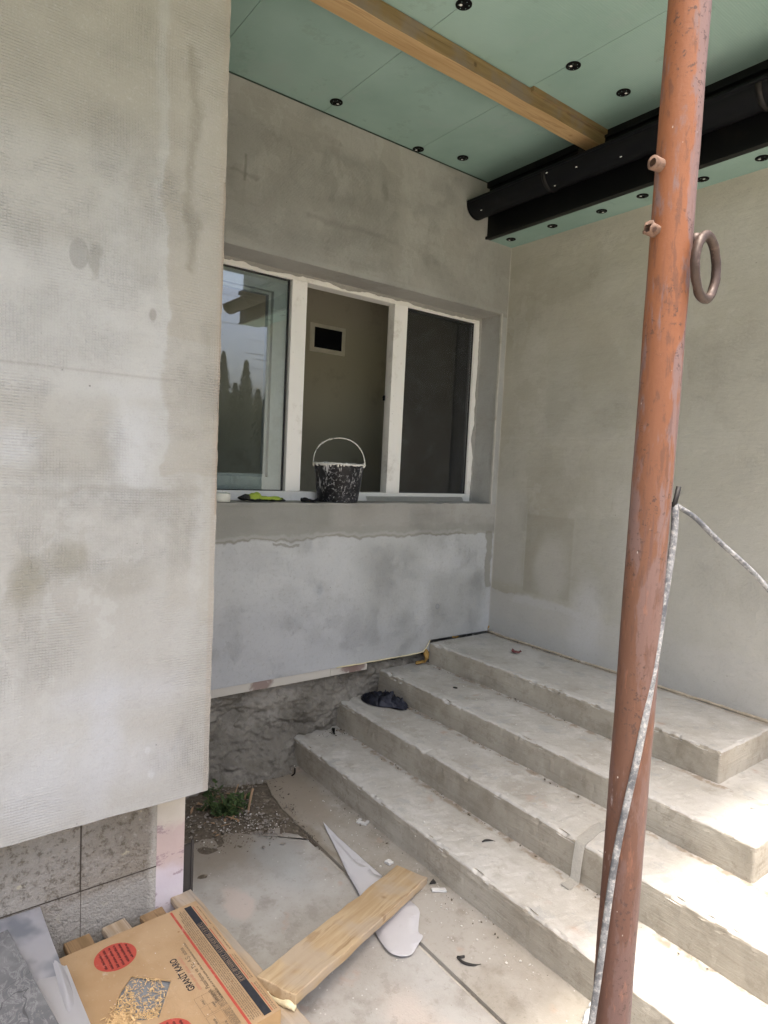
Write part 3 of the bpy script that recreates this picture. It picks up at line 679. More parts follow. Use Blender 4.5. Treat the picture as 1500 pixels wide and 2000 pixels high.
# ---- room behind the window
b = B(((-1.62, -3.2, -.05), (-1.5, -.03, 2.6)), ((-1.75, -.03, -.05), (-1.56, .27, 2.6)), ((-3.4, .17, -.05), (-1.75, .27, 2.6)), ((-3.5, .17, -.05), (-3.4, 2.2, 2.6)), ((-3.4, 2.1, -.05), (-.2, 2.2, 2.6)), ((-.25, .25, -.05), (-.2, 2.1, 2.6)),
      ((-1.5, -3.3, -.05), (-.2, -3.2, 2.6)), ((-.30, -3.2, -.05), (-.285, -2.2, 2.6)), ((-.30, -2.2, -.05), (-.285, -.03, .84)), ((-.30, -2.2, 2.10), (-.285, -.03, 2.6)), ((-.30, -.03, -.05), (-.285, .25, 2.6)))
link('room_wall', b, M['room'], house)
link('room_ceiling', B(((-3.6, -3.4, 2.6), (-.2, 2.3, 2.68))), M['room'], house)
link('room_floor', B(((-3.6, -3.4, -.14), (-.21, 2.3, -.05))), M['roomfloor'], house)
fb = link('fuse_box', bevel(B(((-1.5, -.59, 1.935), (-1.488, -.263, 2.155))), .004, 1), M['fuse'], house)
link('fuse_cover', B(((-1.488, -.552, 1.968), (-1.480, -.305, 2.122))), M['darkcover'], fb)
# ---- soffit
b = bmesh.new()
ys = [-5.0, -4.4, -3.82, -3.22, -2.62, -2.02, -1.422, -.822, -.20]
for k, (a, c) in enumerate(zip(ys, ys[1:])):
    xo = -.02 if k % 2 else .0
    box(b, (0, a+.0012, 2.835), (XG, c-.0012, 2.849))
box(b, (0, -5.0, 2.846), (XG, -.2, 2.86), 1)
bmesh.ops.recalc_face_normals(b, faces=b.faces)
soffit = link('soffit', b, [M['board'], M['joint']], house)
link('lower_soffit', B(((0.0, -.196, 2.5), (3.2, 0, 2.515))), M['board'], house)
low = house.children[-1]
link('ceiling_edge_shadow_gap', B(((.0, -5, 2.829), (.004, -.235, 2.8345))), M['joint'], house)
def washer():
    b = bmesh.new()
    lathe(b, [(.0305, 0), (.0305, -.0025), (.028, -.0035), (.011, -.0040), (.009, -.0015), (.0001, -.0015)], 28)
    def dot(x, y, r, mi):
        vs = [b.verts.new((x+r*math.cos(t), y+r*math.sin(t), -.0046)) for t in [2*math.pi*k/10 for k in range(10)]]
        f = b.faces.new(vs[::-1]); f.material_index = mi
    for k in range(6): dot(.0195*math.cos(k*math.pi/3+.3), .0195*math.sin(k*math.pi/3+.3), .0017, 1)
    dot(.010, .004, .0058, 2)  # white disc paints an off-centre highlight into the recess
    return b
wm = None
A_up = [(.119, -1.423), (.031, -.827), (.125, -.577), (1.007, -1.42), (1.048, -.807), (1.077, -.476), (.12, -2.62), (1.0, -2.02), (1.9, -1.42), (1.95, -.82), (1.95, -.5), (1.0, -2.62), (1.9, -2.02)]
A_lo = [(.107, -.125), (.419, -.121), (.735, -.105), (.988, -.126), (1.278, -.095), (1.55, -.111), (1.85, -.1), (2.15, -.11), (2.45, -.1), (2.75, -.11)]
rnd = random.Random(3)
for lst, z, par in ((A_up, 2.8345, soffit), (A_lo, 2.4995, low)):
    for x, y in lst:
        if wm is None: o = link('anchor_washer', washer(), [M['anchor'], M['board'], M['white']], par); wm = o
        else: o = wm.copy(); col.objects.link(o); o.parent = par
        o.location = (x, y, z); o.rotation_euler = (0, 0, rnd.uniform(0, 6.3)); s = 1.04 if z > 2.6 else .95; o.scale = (s, s, 1)
# ---- rafter
b = bmesh.new()
box(b, (.735, -5.0, 2.758), (.826, -.24, 2.830)); bevel(b, .003, 2)
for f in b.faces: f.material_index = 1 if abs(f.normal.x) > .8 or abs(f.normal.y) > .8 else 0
slice_bm(b, 1, [-4+.05*i for i in range(75)]); displace(b, .003, 6, 3, keep=lambda c: c.z > 2.8)
n0 = len(b.faces)
box(b, (.74, -.819, 2.812), (.842, -.21, 2.834), 1)
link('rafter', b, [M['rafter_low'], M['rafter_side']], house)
# ---- fascia and gutter
link('fascia', B(((.0, -.226, 2.5), (3.2, -.1965, 2.834)), ((.0, -.240, 2.497), (3.2, -.226, 2.512)), ((.0, -.250, 2.800), (3.2, -.226, 2.834))), M['blackdust'], house)
b = bmesh.new(); cy, cz, rr = -.335, 2.665, .077; prev = None
prof = [(cy-rr-.004, cz+.012), (cy-rr-.010, cz+.004), (cy-rr-.004, cz-.004)]+[(cy-rr*math.cos(t), cz-rr*math.sin(t)) for t in [math.pi*k/20 for k in range(21)]]+[(cy+rr, cz+.02)]
prof += [(y*.97+cy*.03, z*.97+cz*.03+.002) for y, z in prof[::-1]]
va = [[b.verts.new((x, y, z)) for y, z in prof] for x in (.012, 3.2)]
for k in range(len(prof)-1):
    f = b.faces.new((va[0][k], va[0][k+1], va[1][k+1], va[1][k])); f.smooth = True
cap = [(cy-rr*1.03*math.cos(t), cz-rr*1.03*math.sin(t)) for t in [math.pi*k/20 for k in range(21)]]
for x0 in (.006, 3.195):
    c1 = [b.verts.new((x0, y, z)) for y, z in cap]; c2 = [b.verts.new((x0+.012, y, z)) for y, z in cap]
    b.faces.new(c1); b.faces.new(c2[::-1])
    for k in range(20): b.faces.new((c1[k], c1[k+1], c2[k+1], c2[k]))
bmesh.ops.recalc_face_normals(b, faces=b.faces)
gut = link('gutter', b, M['black'], house)
for x in (.575, 1.648, 2.7):
    b = bmesh.new(); pr = [(cy-1.05*rr*math.cos(t), cz-1.05*rr*math.sin(t)) for t in [math.pi*k/20 for k in range(21)]]
    pr = [(cy-rr*1.05+.012, cz+.018)]+pr+[(cy+rr*1.05, cz+.03)]
    for (p, q) in zip(pr, pr[1:]):
        for xx in (x-.012, x+.012): pass
        vs = [b.verts.new((xx, *pp)) for xx, pp in ((x-.012, p), (x-.012, q), (x+.012, q), (x+.012, p))]; f = b.faces.new(vs); f.smooth = True
    bmesh.ops.remove_doubles(b, verts=b.verts, dist=1e-5)
    bmesh.ops.solidify(b, geom=b.faces[:], thickness=.002)
    link('gutter_bracket', b, M['bracket'], gut)
link('hanger_strap', B(((.675, -.262, 2.66), (.705, -.250, 2.834))), M['bracket'], house)
for fx, fa in ((.10, .55), (.60, .12), (.62, .75), (.78, .35), (1.02, .62), (1.35, .3)):
    fp = Vector((fx, cy-(rr+.001)*math.cos(fa*1.6), cz-(rr+.001)*math.sin(fa*1.6))); b = bmesh.new(); bmesh.ops.create_icosphere(b, subdivisions=2, radius=1, matrix=Matrix.Translation(fp) @ Matrix.Diagonal((.006, .003, .003, 1))); displace(b, .002, 300, 1)
    link('paint_fleck', b, M['white'], gut)
# ---- roofs
link('porch_roof', B(((-.6, -5.0, 2.862), (XG, -.1, 3.02)), ((-.6, -7.2, 2.862), (1.2, -5.0, 3.0))), M['roof'], house)
link('main_roof', B(((-.6, -.196, 3.02), (3.2, 6.2, 3.2)), ((0, .0, 2.52), (3.2, .5, 2.9)), ((XG+.01, -.196, 2.52), (3.2, 0, 3.02))), M['roof'], house)
link('rear_wall', B(((-.2, .26, -.6), (2.98, 6, 2.52)), ((-3.8, -7, -.6), (-3.65, 6, 3.0)), ((-3.65, 5.8, -.6), (-.2, 6, 3.0)), ((-3.65, -7, -.6), (0, -6.8, 3.0))), pB, house)
link('house_roof', B(((-4.2, -7.4, 3.02), (-.6, 6.2, 3.2))), M['roof'], house)

# ================================================================== STEPS
steps = empty('concrete_steps', (0, 0, 0), 'four bare concrete steps rising to the landing in the corner', 'steps')
tops = [0, -.1334, -.2651, -.4139, G-.02]; ny = [-.517, -.858, -1.154, -1.436]; xl = [1.778, 2.065, 2.36, 2.65]
for i in range(4):
    b = B(((-.06 if i else .0005, ny[i], tops[i+1]-.03), (xl[i], (0 if i == 0 else ny[i-1]+.12), tops[i])))
    if i:
        # the wrap round the right-hand end, ending against the side wall
        b2 = [(-.06, ny[i]), (xl[i], ny[i]), (xl[i], -.0005), (xl[i-1]-.12, -.0005), (xl[i-1]-.12, ny[i-1]+.12), (-.06, ny[i-1]+.12)]
        b.free(); b = bmesh.new(); prism(b, b2, tops[i+1]-.03, tops[i]); bmesh.ops.recalc_face_normals(b, faces=b.faces)
    ed = [e for e in b.edges if all(v.co.z > tops[i]-.001 for v in e.verts) or (all(abs(v.co.x-xl[i]) < .001 and abs(v.co.y-ny[i]) < .001 for v in e.verts))]
    bmesh.ops.bevel(b, geom=ed, offset=.012, segments=4, profile=.5, affect='EDGES')
    slice_bm(b, 0, [-.04+.018*k for k in range(152)]+[xl[i]-.017])
    slice_bm(b, 1, [ny[i]+.017]+[ny[i]+.035*k+.02 for k in range(1, 30) if ny[i]+.035*k < -.03])
    slice_bm(b, 2, [tops[i]-.017, tops[i]-.03, tops[i]-.06, tops[i]-.09])
    wall = lambda c: c.y > -.002 or c.x < 0
    displace(b, .003, 1.6, i+1, keep=wall); displace(b, .002, 9, i+4, keep=wall); displace(b, .0025, 37, i+8, keep=wall)
    for v in b.verts:   # chipped arrises
        c = v.co; dn = math.hypot(c.y-ny[i], c.z-tops[i]) if c.x < xl[i]-.02 else math.hypot(c.x-xl[i], c.z-tops[i])
        if dn < .016 and c.y < -.01:
            k = max(0, nz(c, 26, i)-.15)*.022+max(0, nz(c, 70, i+3)-.25)*.010
            v.co.z -= k*.7; v.co.y += k*.7
    b.normal_update()
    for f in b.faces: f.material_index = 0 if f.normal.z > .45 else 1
    link('step', b, [M['tread'], M['riser']], steps)

# ================================================================== PROP
prop = empty('steel_prop', (2.364, -2.17, G), 'rusty orange steel prop standing in front of the steps', 'prop')
PX, PY, PR = 2.364, -2.17, .0315
def PL(o): o.location = (0, 0, 0); return o
def local(bm, org=(PX, PY, G)):
    bmesh.ops.translate(bm, verts=bm.verts, vec=-Vector(org)); return bm
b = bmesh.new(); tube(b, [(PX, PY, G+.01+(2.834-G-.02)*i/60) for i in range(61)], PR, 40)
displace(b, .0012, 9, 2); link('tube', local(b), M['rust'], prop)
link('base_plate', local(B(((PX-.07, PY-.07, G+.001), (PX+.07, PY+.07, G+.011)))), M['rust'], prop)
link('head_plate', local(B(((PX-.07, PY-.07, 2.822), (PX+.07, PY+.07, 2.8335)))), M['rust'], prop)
camdir = Vector((2.937-PX, -3.144-PY, 0)).normalized(); rt = Vector((.60, .7985, 0)).normalized()
# ring, hanging on the right
b = bmesh.new(); ca = Vector((PX, PY, 1.412))+rt*(PR+.026)+camdir*.010
e1 = (rt*.50-camdir*.87).normalized(); e2 = Vector((0, 0, 1))
tube(b, [ca+e1*.043*math.cos(t)+e2*.048*math.sin(t) for t in [2*math.pi*k/40 for k in range(40)]], .0072, 12, close=True)
r = bmesh.ops.create_icosphere(b, subdivisions=3, radius=1, matrix=Matrix.Translation(Vector((PX, PY, 1.452))+rt*(PR+.006)+camdir*.006) @ Matrix.Diagonal((.013, .013, .013, 1)))
displace(b, .0012, 60, 3); link('ring', local(b), M['ringrust'], prop, smooth=True)
# cut stub tubes on the left
for z0, r0, rag in ((1.562, .0105, 0), (1.464, .0095, 1)):
    b = bmesh.new(); d0 = (-rt*.80+camdir*.60).normalized(); s0 = Vector((PX, PY, z0))-rt*(PR*.78)+camdir*.010
    e = [s0+d0*t for t in (-.01, .004, .012, .0195)]
    tube(b, e, r0, 16, cap=False); tube(b, e[::-1], r0*.62, 16, cap=False)
    b2 = b.verts[:]
    # rim
    d = d0; a = d.orthogonal().normalized(); c = d.cross(a)
    o1 = [b.verts.new(e[-1]+(a*math.cos(t)+c*math.sin(t))*r0) for t in [2*math.pi*k/16 for k in range(16)]]
    o2 = [b.verts.new(e[-1]+(a*math.cos(t)+c*math.sin(t))*r0*.62) for t in [2*math.pi*k/16 for k in range(16)]]
    for k in range(16): b.faces.new((o1[k], o1[(k+1) % 16], o2[(k+1) % 16], o2[k]))
    bmesh.ops.remove_doubles(b, verts=b.verts, dist=1e-4)
    r_ = [b.verts.new(e[1]+(a*math.cos(t)+c*math.sin(t))*r0*.63) for t in [2*math.pi*k/16 for k in range(16)]]
    f = b.faces.new(r_); f.material_index = 1
    displace(b, .0045 if rag else .0015, 160 if rag else 70, 3)
    link('stub_tube', local(b), [M['burr'], M['hole']], prop, smooth=True)
b = bmesh.new(); h0 = Vector((PX, PY, 1.036))+rt*(PR+.002)
tube(b, [h0, h0+rt*.006+Vector((0, 0, .006)), h0+rt*.010+Vector((0, 0, .032))], .0042, 8); link('hook_pin', local(b), M['bracket'], prop)

# ================================================================== CABLE
b = bmesh.new()
def pp(z, side, front): return Vector((PX, PY, z))+rt*side+camdir*front
left = [pp(-.5, -.06, .05), pp(-.2, -.044, .040), (*pp(.10, -.034, .034),), pp(.27, -.024, .036), pp(.46, -.012, .037), pp(.64, .012, .036), pp(.77, .026, .026), pp(.90, .036, .012), pp(.98, .0415, .004), pp(1.025, .041, .001), pp(1.040, .037, -.002)]
tube(b, spline([Vector(v) for v in left], 6), .0058, 10, flat=.75)
right = [pp(1.041, .037, -.004), pp(1.035, .046, -.006), pp(1.018, .075, -.008), pp(.983, .115, -.010), pp(.935, .175, -.015), pp(.86, .26, -.02), pp(.74, .45, -.05), pp(.66, .8, -.1)]
tube(b, spline(right, 6), .0043, 10)
tag(link('cable', b, M['cable'], smooth=True), 'dusty grey cable looped over the pin of the rusty prop', 'cable')

# ================================================================== SILL THINGS
ZS = .864
def at(o, loc, rz=0): o.location = loc; o.rotation_euler = (0, 0, rz); return o
bk = empty('bucket', (-.105, -1.172, ZS), 'black bucket splashed with dried plaster on the window sill', 'bucket', .4)
bk.scale = (1.05, 1.05, 1.04)
b = bmesh.new()
lathe(b, [(.001, 0), (.104, 0), (.108, .004), (.1335, .190), (.1365, .196), (.1365, .2), (.1305, .2), (.128, .19), (.103, .008), (.001, .008)], 48)
bmesh.ops.recalc_face_normals(b, faces=b.faces); link('body', b, M['bucket'], bk)
b = bmesh.new()
ringp = [(.1345*math.cos(t), .1345*math.sin(t), .2005+.002*math.sin(5*t)) for t in [2*math.pi*k/64 for k in range(64)]]
tube(b, ringp, .0062, 8, close=True); displace(b, .006, 45, 2)
for k in range(34):
    t = random.uniform(0, 6.28); l = random.uniform(.006, .018)
    bmesh.ops.create_icosphere(b, subdivisions=2, radius=1, matrix=Matrix.Translation((.137*math.cos(t), .137*math.sin(t), .199-l*.4)) @ Matrix.Diagonal((.004, .006, l*.6, 1)))
link('rim', b, M['splat'], bk, smooth=True)
b = bmesh.new(); hd = [(.0, -.137*math.cos(t)*(1+.03*math.sin(2*t)), .198+.142*math.sin(t)**.85) for t in [math.pi*k/40 for k in range(1, 40)]]
tube(b, [(0, -.139, .192)]+hd+[(0, .139, .192)], lambda t: .0030+.0022*abs(noise.noise(Vector((t*17, 3, 0)))), 8)
for t in (.22, .27, .36): 
    k = int(t*40); bmesh.ops.create_icosphere(b, subdivisions=2, radius=.0062, matrix=Matrix.Translation(hd[k]))
hdl = link('handle', b, M['splat'], bk, smooth=True); hdl.rotation_euler = (0, 0, -1.05)
# tape roll
b = bmesh.new(); lathe(b, [(.022, 0), (.048, 0), (.05, .002), (.05, .040), (.048, .042), (.022, .042), (.022, 0)], 40)
bmesh.ops.recalc_face_normals(b, faces=b.faces)
tag(at(link('tape_roll', b, M['tape']), (-.06, -1.885, ZS)), 'roll of white tape at the left end of the sill', 'tape roll')
# green glove
b = bmesh.new()
def lump(bm, c, s, rz=0, sub=3): bmesh.ops.create_icosphere(bm, subdivisions=sub, radius=1, matrix=Matrix.Translation(c) @ Matrix.Rotation(rz, 4, 'Z') @ Matrix.Diagonal((*s, 1)))
lump(b, (-.04, 0, .018), (.07, .045, .018)); lump(b, (.03, .0, .014), (.065, .042, .012)); lump(b, (-.02, -.01, .033), (.035, .022, .012), .4)
for k, (yy, l) in enumerate(((-.032, .05), (-.011, .062), (.010, .058), (.030, .045))): lump(b, (.085, yy, .010), (l, .010, .009), (k-1.5)*.08)
displace(b, .012, 28, 3)
for v in b.verts: v.co.z = max(v.co.z, .001)
tag(at(link('work_glove', b, M['glove'], smooth=True), (-.09, -1.665, ZS), R(86)), 'crumpled yellow green and black work glove on the sill', 'glove')
b = bmesh.new(); lump(b, (0, 0, .008), (.05, .03, .008)); lump(b, (.06, .01, .006), (.05, .018, .006)); lump(b, (-.03, 0, .013), (.022, .02, .006)); displace(b, .016, 40, 5)
for v in b.verts: v.co.z = max(v.co.z, .001)
tag(at(link('black_rag', b, M['blackcloth'], smooth=True), (-.05, -1.385, ZS), R(88)), 'small black rag on the sill left of the bucket', 'rag')
# perforated bead lying on the sill
b = bmesh.new(); L, W, nx = .78, .030, 130
for i in range(nx+1):
    x = i*L/nx; box(b, (x-.0008, 0, 0), (x+.0008, W, .0012))
for j in range(5): box(b, (0, j*W/4-.0009, .0002), (L, j*W/4+.0009, .0014))
for v in b.verts: v.co.z = v.co.z*1; 
bmesh.ops.rotate(b, verts=b.verts, matrix=Matrix.Rotation(R(52), 3, 'X'))
tag(at(link('plaster_bead', b, M['metal']), (-.155, -.93, ZS+.002), R(90)), 'perforated metal plaster bead lying along the sill right of the bucket', 'bead')

# ================================================================== STEP THINGS
b = bmesh.new(); N = 46
vv = [[None]*(N+1) for _ in range(N+1)]
for i in range(N+1):
    for j in range(N+1):
        u, v = i/N*2-1, j/N*2-1
        x = u*.15*(1-.25*v*v); y = v*.062*(1-.35*u*u)+.015*math.sin(u*3)
        e = max(0, 1-(u*u*.9+v*v)**1.5)
        h = e*.018+e**.5*.030*abs(nz((u*2.2, v*5+u*3, 0), 1, 2))+e*.03*abs(nz((u*4, v*9+u*3, 0), 1, 5))+e*.015*abs(nz((u*11, v*9, 0), 1, 5))
        vv[i][j] = b.verts.new((x+nz((u, v, 0), 3, 1)*.02, y+nz((u, v, 2), 3, 1)*.015, .002+h*1.35))
for i in range(N):
    for j in range(N):
        b.faces.new((vv[i][j], vv[i+1][j], vv[i+1][j+1], vv[i][j+1]))
bmesh.ops.solidify(b, geom=b.faces[:], thickness=.0015)
tag(at(link('nitrile_glove', b, M['nitrile'], smooth=True), (.135, -.955, -.262), R(22)), 'crumpled dark blue rubber glove on the third step down', 'glove')
def scrap(name, poly, loc, rz, mat, label, cat, th=.002, curl=.0, amp=.002):
    b = bmesh.new(); prism(b, poly, 0, th); bmesh.ops.triangulate(b, faces=b.faces); bmesh.ops.subdivide_edges(b, edges=b.edges[:], cuts=2, use_grid_fill=True)
    for v in b.verts: v.co.z += curl*(v.co.x**2+v.co.y**2)+abs(nz(v.co, 60, 2))*amp
    bmesh.ops.recalc_face_normals(b, faces=b.faces)
    return tag(at(link(name, b, mat), loc, rz), label, cat)
scrap('black_wedge', [(-.035, -.008), (.035, -.003), (.035, .003), (-.033, .010)], (.03, -1.22, -.409), R(-28), M['anchor'], 'small black plastic wedge on the lowest step beside the foundation', 'wedge', .008)
scrap('red_scrap', [(-.03, -.012), (.0, -.02), (.03, -.01), (.028, .02), (.0, .004), (-.02, .014)], (.43, -.215, .003), .3, M['redscrap'], 'dark red torn scrap lying on the landing', 'scrap', .003, 8, .03)
b = bmesh.new(); vs = [b.verts.new((.014*math.cos(t), .010*math.sin(t), 0)) for t in [2*math.pi*k/18 for k in range(18)]]; f = b.faces.new(vs); r = bmesh.ops.extrude_face_region(b, geom=[f])
for v in [g_ for g_ in r['geom'] if isinstance(g_, bmesh.types.BMVert)]: v.co.z += .0025
bmesh.ops.recalc_face_normals(b, faces=b.faces)
tag(at(link('plug', b, M['anchor']), (.416, -.683, -.1318), .3), 'round black plug lying on the tread just below the landing', 'plug')
b = bmesh.new(); tube(b, spline([(-.025, 0, .003), (-.01, .008, .006), (.012, .012, .005), (.03, .010, .003)], 6), lambda t: .0035*math.sin(math.pi*min(.97, t+.1))+.0006, 6)
tag(at(link('dry_leaf', b, M['darkdirt'], smooth=True), (1.245, -1.26, -.411), .9), 'thin dark dry leaf on the lowest step', 'leaf')
b = bmesh.new(); tube(b, spline([(-.045, .012, .004), (-.02, -.006, .005), (.01, -.006, .004), (.035, .006, .003)], 6), lambda t: .004*math.sin(math.pi*min(.97, t*.9+.15))+.0006, 6); tube(b, [(-.045, .012, .004), (-.02, .018, .008)], .004, 6)
tag(at(link('black_peel', b, M['darkdirt'], smooth=True), (1.545, -1.645, G+.005), .7), 'curled black strip of peel on the yard slab below the steps', 'scrap')
b = bmesh.new(); tube(b, spline([(0, 0, .004), (.03, .02, .008), (.05, .03, .005), (.07, .028, .002)], 6), .004, 6)
tag(at(link('black_hose_bit', b, M['anchor'], smooth=True), (.06, -1.475, G+.006), -1.1), 'short black bent strip at the foot of the lowest step', 'scrap')
scrap('white_clip', [(-.025, -.018), (.025, -.018), (.025, .018), (.012, .018), (.012, -.002), (-.012, -.002), (-.012, .016), (-.025, .016)], (.668, -1.462, G+.006), .5, M['plastic'], 'small white plastic clip with a notch beside the lowest riser', 'clip', .006)
scrap('white_flake', [(-.02, -.012), (.012, -.02), (.022, .008), (.0, .02), (-.018, .01)], (.03, -1.522, G+.006), .2, M['plastic'], 'white plaster flake near the foundation corner', 'flake', .008, 0, .006)
scrap('white_flake', [(-.014, -.012), (.012, -.012), (.016, .01), (-.01, .014)], (.972, -1.545, G+.006), .2, M['plastic'], 'small white flake just beyond the far end of the plank', 'flake', .008, 0, .006)
scrap('white_offcut', [(-.028, -.007), (.028, -.009), (.024, .008), (-.028, .006)], (1.215, -1.487, G+.006), 1.0, M['plastic'], 'white plastic offcut lying right of the plank end', 'offcut', .008, 0, .003)
scrap('dark_chip', [(-.012, -.014), (.014, -.010), (.006, .012)], (1.16, -1.475, G+.007), 1.0, M['darkdirt'], 'dark triangular chip above the white plastic offcut', 'chip', .006)
# mesh tape laid over a step
b = bmesh.new()
cpath = [(1.60, -.885, -.2585), (1.585, -.95, -.2575), (1.578, -1.03, -.2575), (1.590, -1.10, -.2575), (1.597, -1.150, -.2575), (1.598, -1.1605, -.268), (1.592, -1.1620, -.34), (1.59, -1.165, -.402), (1.59, -1.18, -.4085), (1.592, -1.225, -.4085)]
sp = spline(cpath, 5); prev = None
for p in sp:
    c = [b.verts.new(p+Vector((s*.040, 0, .001*math.sin(s*9)))) for s in (-.5, .5)]
    if prev: b.faces.new((prev[0], prev[1], c[1], c[0]))
    prev = c
bmesh.ops.solidify(b, geom=b.faces[:], thickness=.001)
tag(link('mesh_tape', b, simple('pale_mesh_tape', (.66, .64, .58), .9, .1, var=.2, sc=160, dirt=(.50, .47, .41), dirt_amt=.5, dirt_sc=50), smooth=True), 'pale strip of mesh tape draped over the step behind the prop', 'tape')
# crumpled clear bottle
bo = empty('crushed_bottle', (1.90, -1.50, G+.004), 'crushed clear plastic litter beside the lower end of the cable', 'litter')
for k, (dx, dy, s) in enumerate(((0, 0, .024), (.035, .03, .016), (.055, -.02, .020), (-.01, .035, .013))):
    b = bmesh.new(); bmesh.ops.create_icosphere(b, subdivisions=3, radius=s, matrix=Matrix.Translation((dx, dy, s*.6))); displace(b, s*.9, 38, k+2)
    for v in b.verts: v.co.z = max(v.co.z, .001)
    link('crumpled_shell', b, M['plastic'] if k != 2 else simple('brown_litter', (.25, .20, .14), .4, .5), bo)

# ================================================================== PALLET, BOX, PLANK, TILES
pal = empty('pallet', (.905, -2.337, G), 'weathered wooden pallet under the cardboard tile box', 'pallet', R(6))
for k in range(6):
    y0 = -.078-.112*k
    xs_ = y0*.105+(-.02, .012, .0, .012, .02, 0)[k]
    b = B(((xs_, y0, .122), (1.0, y0+.074, .1415))); bevel(b, .002, 1)
    slice_bm(b, 0, [.05*i+.02 for i in range(20)]); displace(b, .004, 13, k+1)
    link('slat', b, M['pallet_dark'] if k in (1, 3) else M['pallet'], pal)
for x0 in (.04, .46, .9): link('bearer', B(((x0, -.66, .02), (x0+.09, .0, .1215))), M['pallet'], pal)
for y0 in (-.66, -.38, -.08): link('bottom_board', B(((0, y0, .001), (1.0, y0+.078, .0195))), M['pallet'], pal)
# cardboard box: local x = reading direction of its print, local y = away from the plank
bx = empty('cardboard_box', (1.531, -2.342, -.409), 'flat brown cardboard tile box with red dots and black printed band', 'box', R(183.5))
LX, LY, H = .528, .425, .042
b = bmesh.new()
outer = [(0, 0), (LX, 0), (LX, LY), (0, LY)]
hole = [(.345, .270), (.265, .190), (.168, .262), (.185, .30), (.215, .33), (.25, .352), (.31, .31)]
vo = [b.verts.new((x, y, H)) for x, y in outer]; vh = [b.verts.new((x, y, H)) for x, y in hole]
es = [b.edges.new((q[i], q[(i+1) % len(q)])) for q in (vo, vh) for i in range(len(q))]
bmesh.ops.triangle_fill(b, use_beauty=True, edges=es)
lo = [b.verts.new((x, y, 0)) for x, y in outer]; hl = [b.verts.new((x, y, H-.005)) for x, y in hole]
for i in range(4): f = b.faces.new((vo[i], vo[(i+1) % 4], lo[(i+1) % 4], lo[i])); f.material_index = 1
for i in range(len(hole)): f = b.faces.new((vh[i], vh[(i+1) % len(hole)], hl[(i+1) % len(hole)], hl[i])); f.material_index = 1
b.faces.new(lo)
bmesh.ops.recalc_face_normals(b, faces=b.faces)
link('carton', b, [M['card'], M['cardedge']], bx)
link('tile', B(((.01, .01, .004), (LX-.01, LY-.01, H-.011))), M['tilegrey'], bx)
ZT = H+.0006
def quad(bm, x0, x1, y0, y1, z=ZT):
    bm.faces.new([bm.verts.new(p) for p in ((x0, y0, z), (x1, y0, z), (x1, y1, z), (x0, y1, z))])
b = bmesh.new(); quad(b, .008, .515, .0235, .0455); link('black_band', b, M['printblack'], bx)
b = bmesh.new(); quad(b, .004, .52, .0835, .0905)
for k, (a, c) in enumerate(((.010, .125), (.14, .255), (.27, .385), (.40, .508))): quad(b, a, c, .0185, .0205)
link('red_line', b, M['printred'], bx)
b = bmesh.new()
for cx, cy, r in ((.440, .283, .057), (.095, .262, .057)):
    b = bmesh.new(); b.faces.new([b.verts.new((cx+r*math.cos(t)*.95, cy+r*math.sin(t), ZT)) for t in [2*math.pi*k/48 for k in range(48)]])
    link('red_dot', b, M['printred'], bx)
def words(bm, x0, x1, y, h, rnd, z=ZT, wl=(.003, .011), gap=.0022):
    x = x0
    while x < x1:
        wdt = rnd.uniform(*wl); k = x
        while k < min(x+wdt, x1):
            cw = rnd.uniform(.0012, .0026); hh = h*rnd.choice((.62, .62, .9, 1)); quad(bm, k, k+cw*.72, y-(h*.15 if rnd.random() < .12 else 0), y+hh, z); k += cw
        x += wdt+gap*rnd.uniform(.8, 1.4)
rnd = random.Random(5)
b = bmesh.new()
for k in range(6): words(b, .010+rnd.uniform(0, .01), (.505, .50, .51, .50, .47, .44)[k], .0500+.0054*k, .0036, rnd)
words(b, .125, .375, .104, .0055, rnd, gap=.003)
link('fine_print', b, M['printgrey'], bx)
b = bmesh.new()
for a, c, hh in ((.01, .12, 5), (.14, .25, 2), (.27, .385, 1), (.40, .50, 1)):
    for k in range(2 if hh == 5 else 1): words(b, a, c, .0065+.0055*k, .0042 if hh < 2 else .0035, rnd)
words(b, .14, .25, .0125, .003, rnd)
link('fine_print', b, M['printgrey'], bx)
b = bmesh.new(); rr_ = rnd
for x0, x1 in ((.145, .180), (.185, .270), (.275, .375), (.380, .400), (.404, .424)):
    # outlined capsules holding light lettering
    for q in ((x0, x1, .0268, .0275), (x0, x1, .0415, .0422), (x0, x0+.0007, .0275, .0415), (x1-.0007, x1, .0275, .0415)): quad(b, *q, ZT+.0004)
    x = x0+.003
    while x < x1-.006:
        cw = .0065; quad(b, x, x+.0014, .0300, .0395, ZT+.0004)
        if rnd.random() < .7: quad(b, x, x+cw*.75, .0382, .0395, ZT+.0004)
        if rnd.random() < .7: quad(b, x, x+cw*.75, .0300, .0312, ZT+.0004)
        if rnd.random() < .5: quad(b, x+cw*.62, x+cw*.8, .030, .0395, ZT+.0004)
        x += cw*1.2
link('band_lettering', b, M['printtan'], bx)
for cx, cy in ((.440, .283), (.095, .262)):
    b = bmesh.new()
    for k in range(6):
        yy = cy-.038+.0145*k; hw = .85*math.sqrt(max(0, .053**2-(yy-cy)**2)); words(b, cx-hw, cx+hw, yy-.003, .0072, rnd, ZT+.0005, (.012, .03), .003)
    link('dot_lettering', b, M['printdark'], bx)
b = bmesh.new(); words(b, .185, .33, .136, .010, rnd, wl=(.02, .04), gap=.004); link('faded_print', b, M['printfade'], bx)
b = bmesh.new()
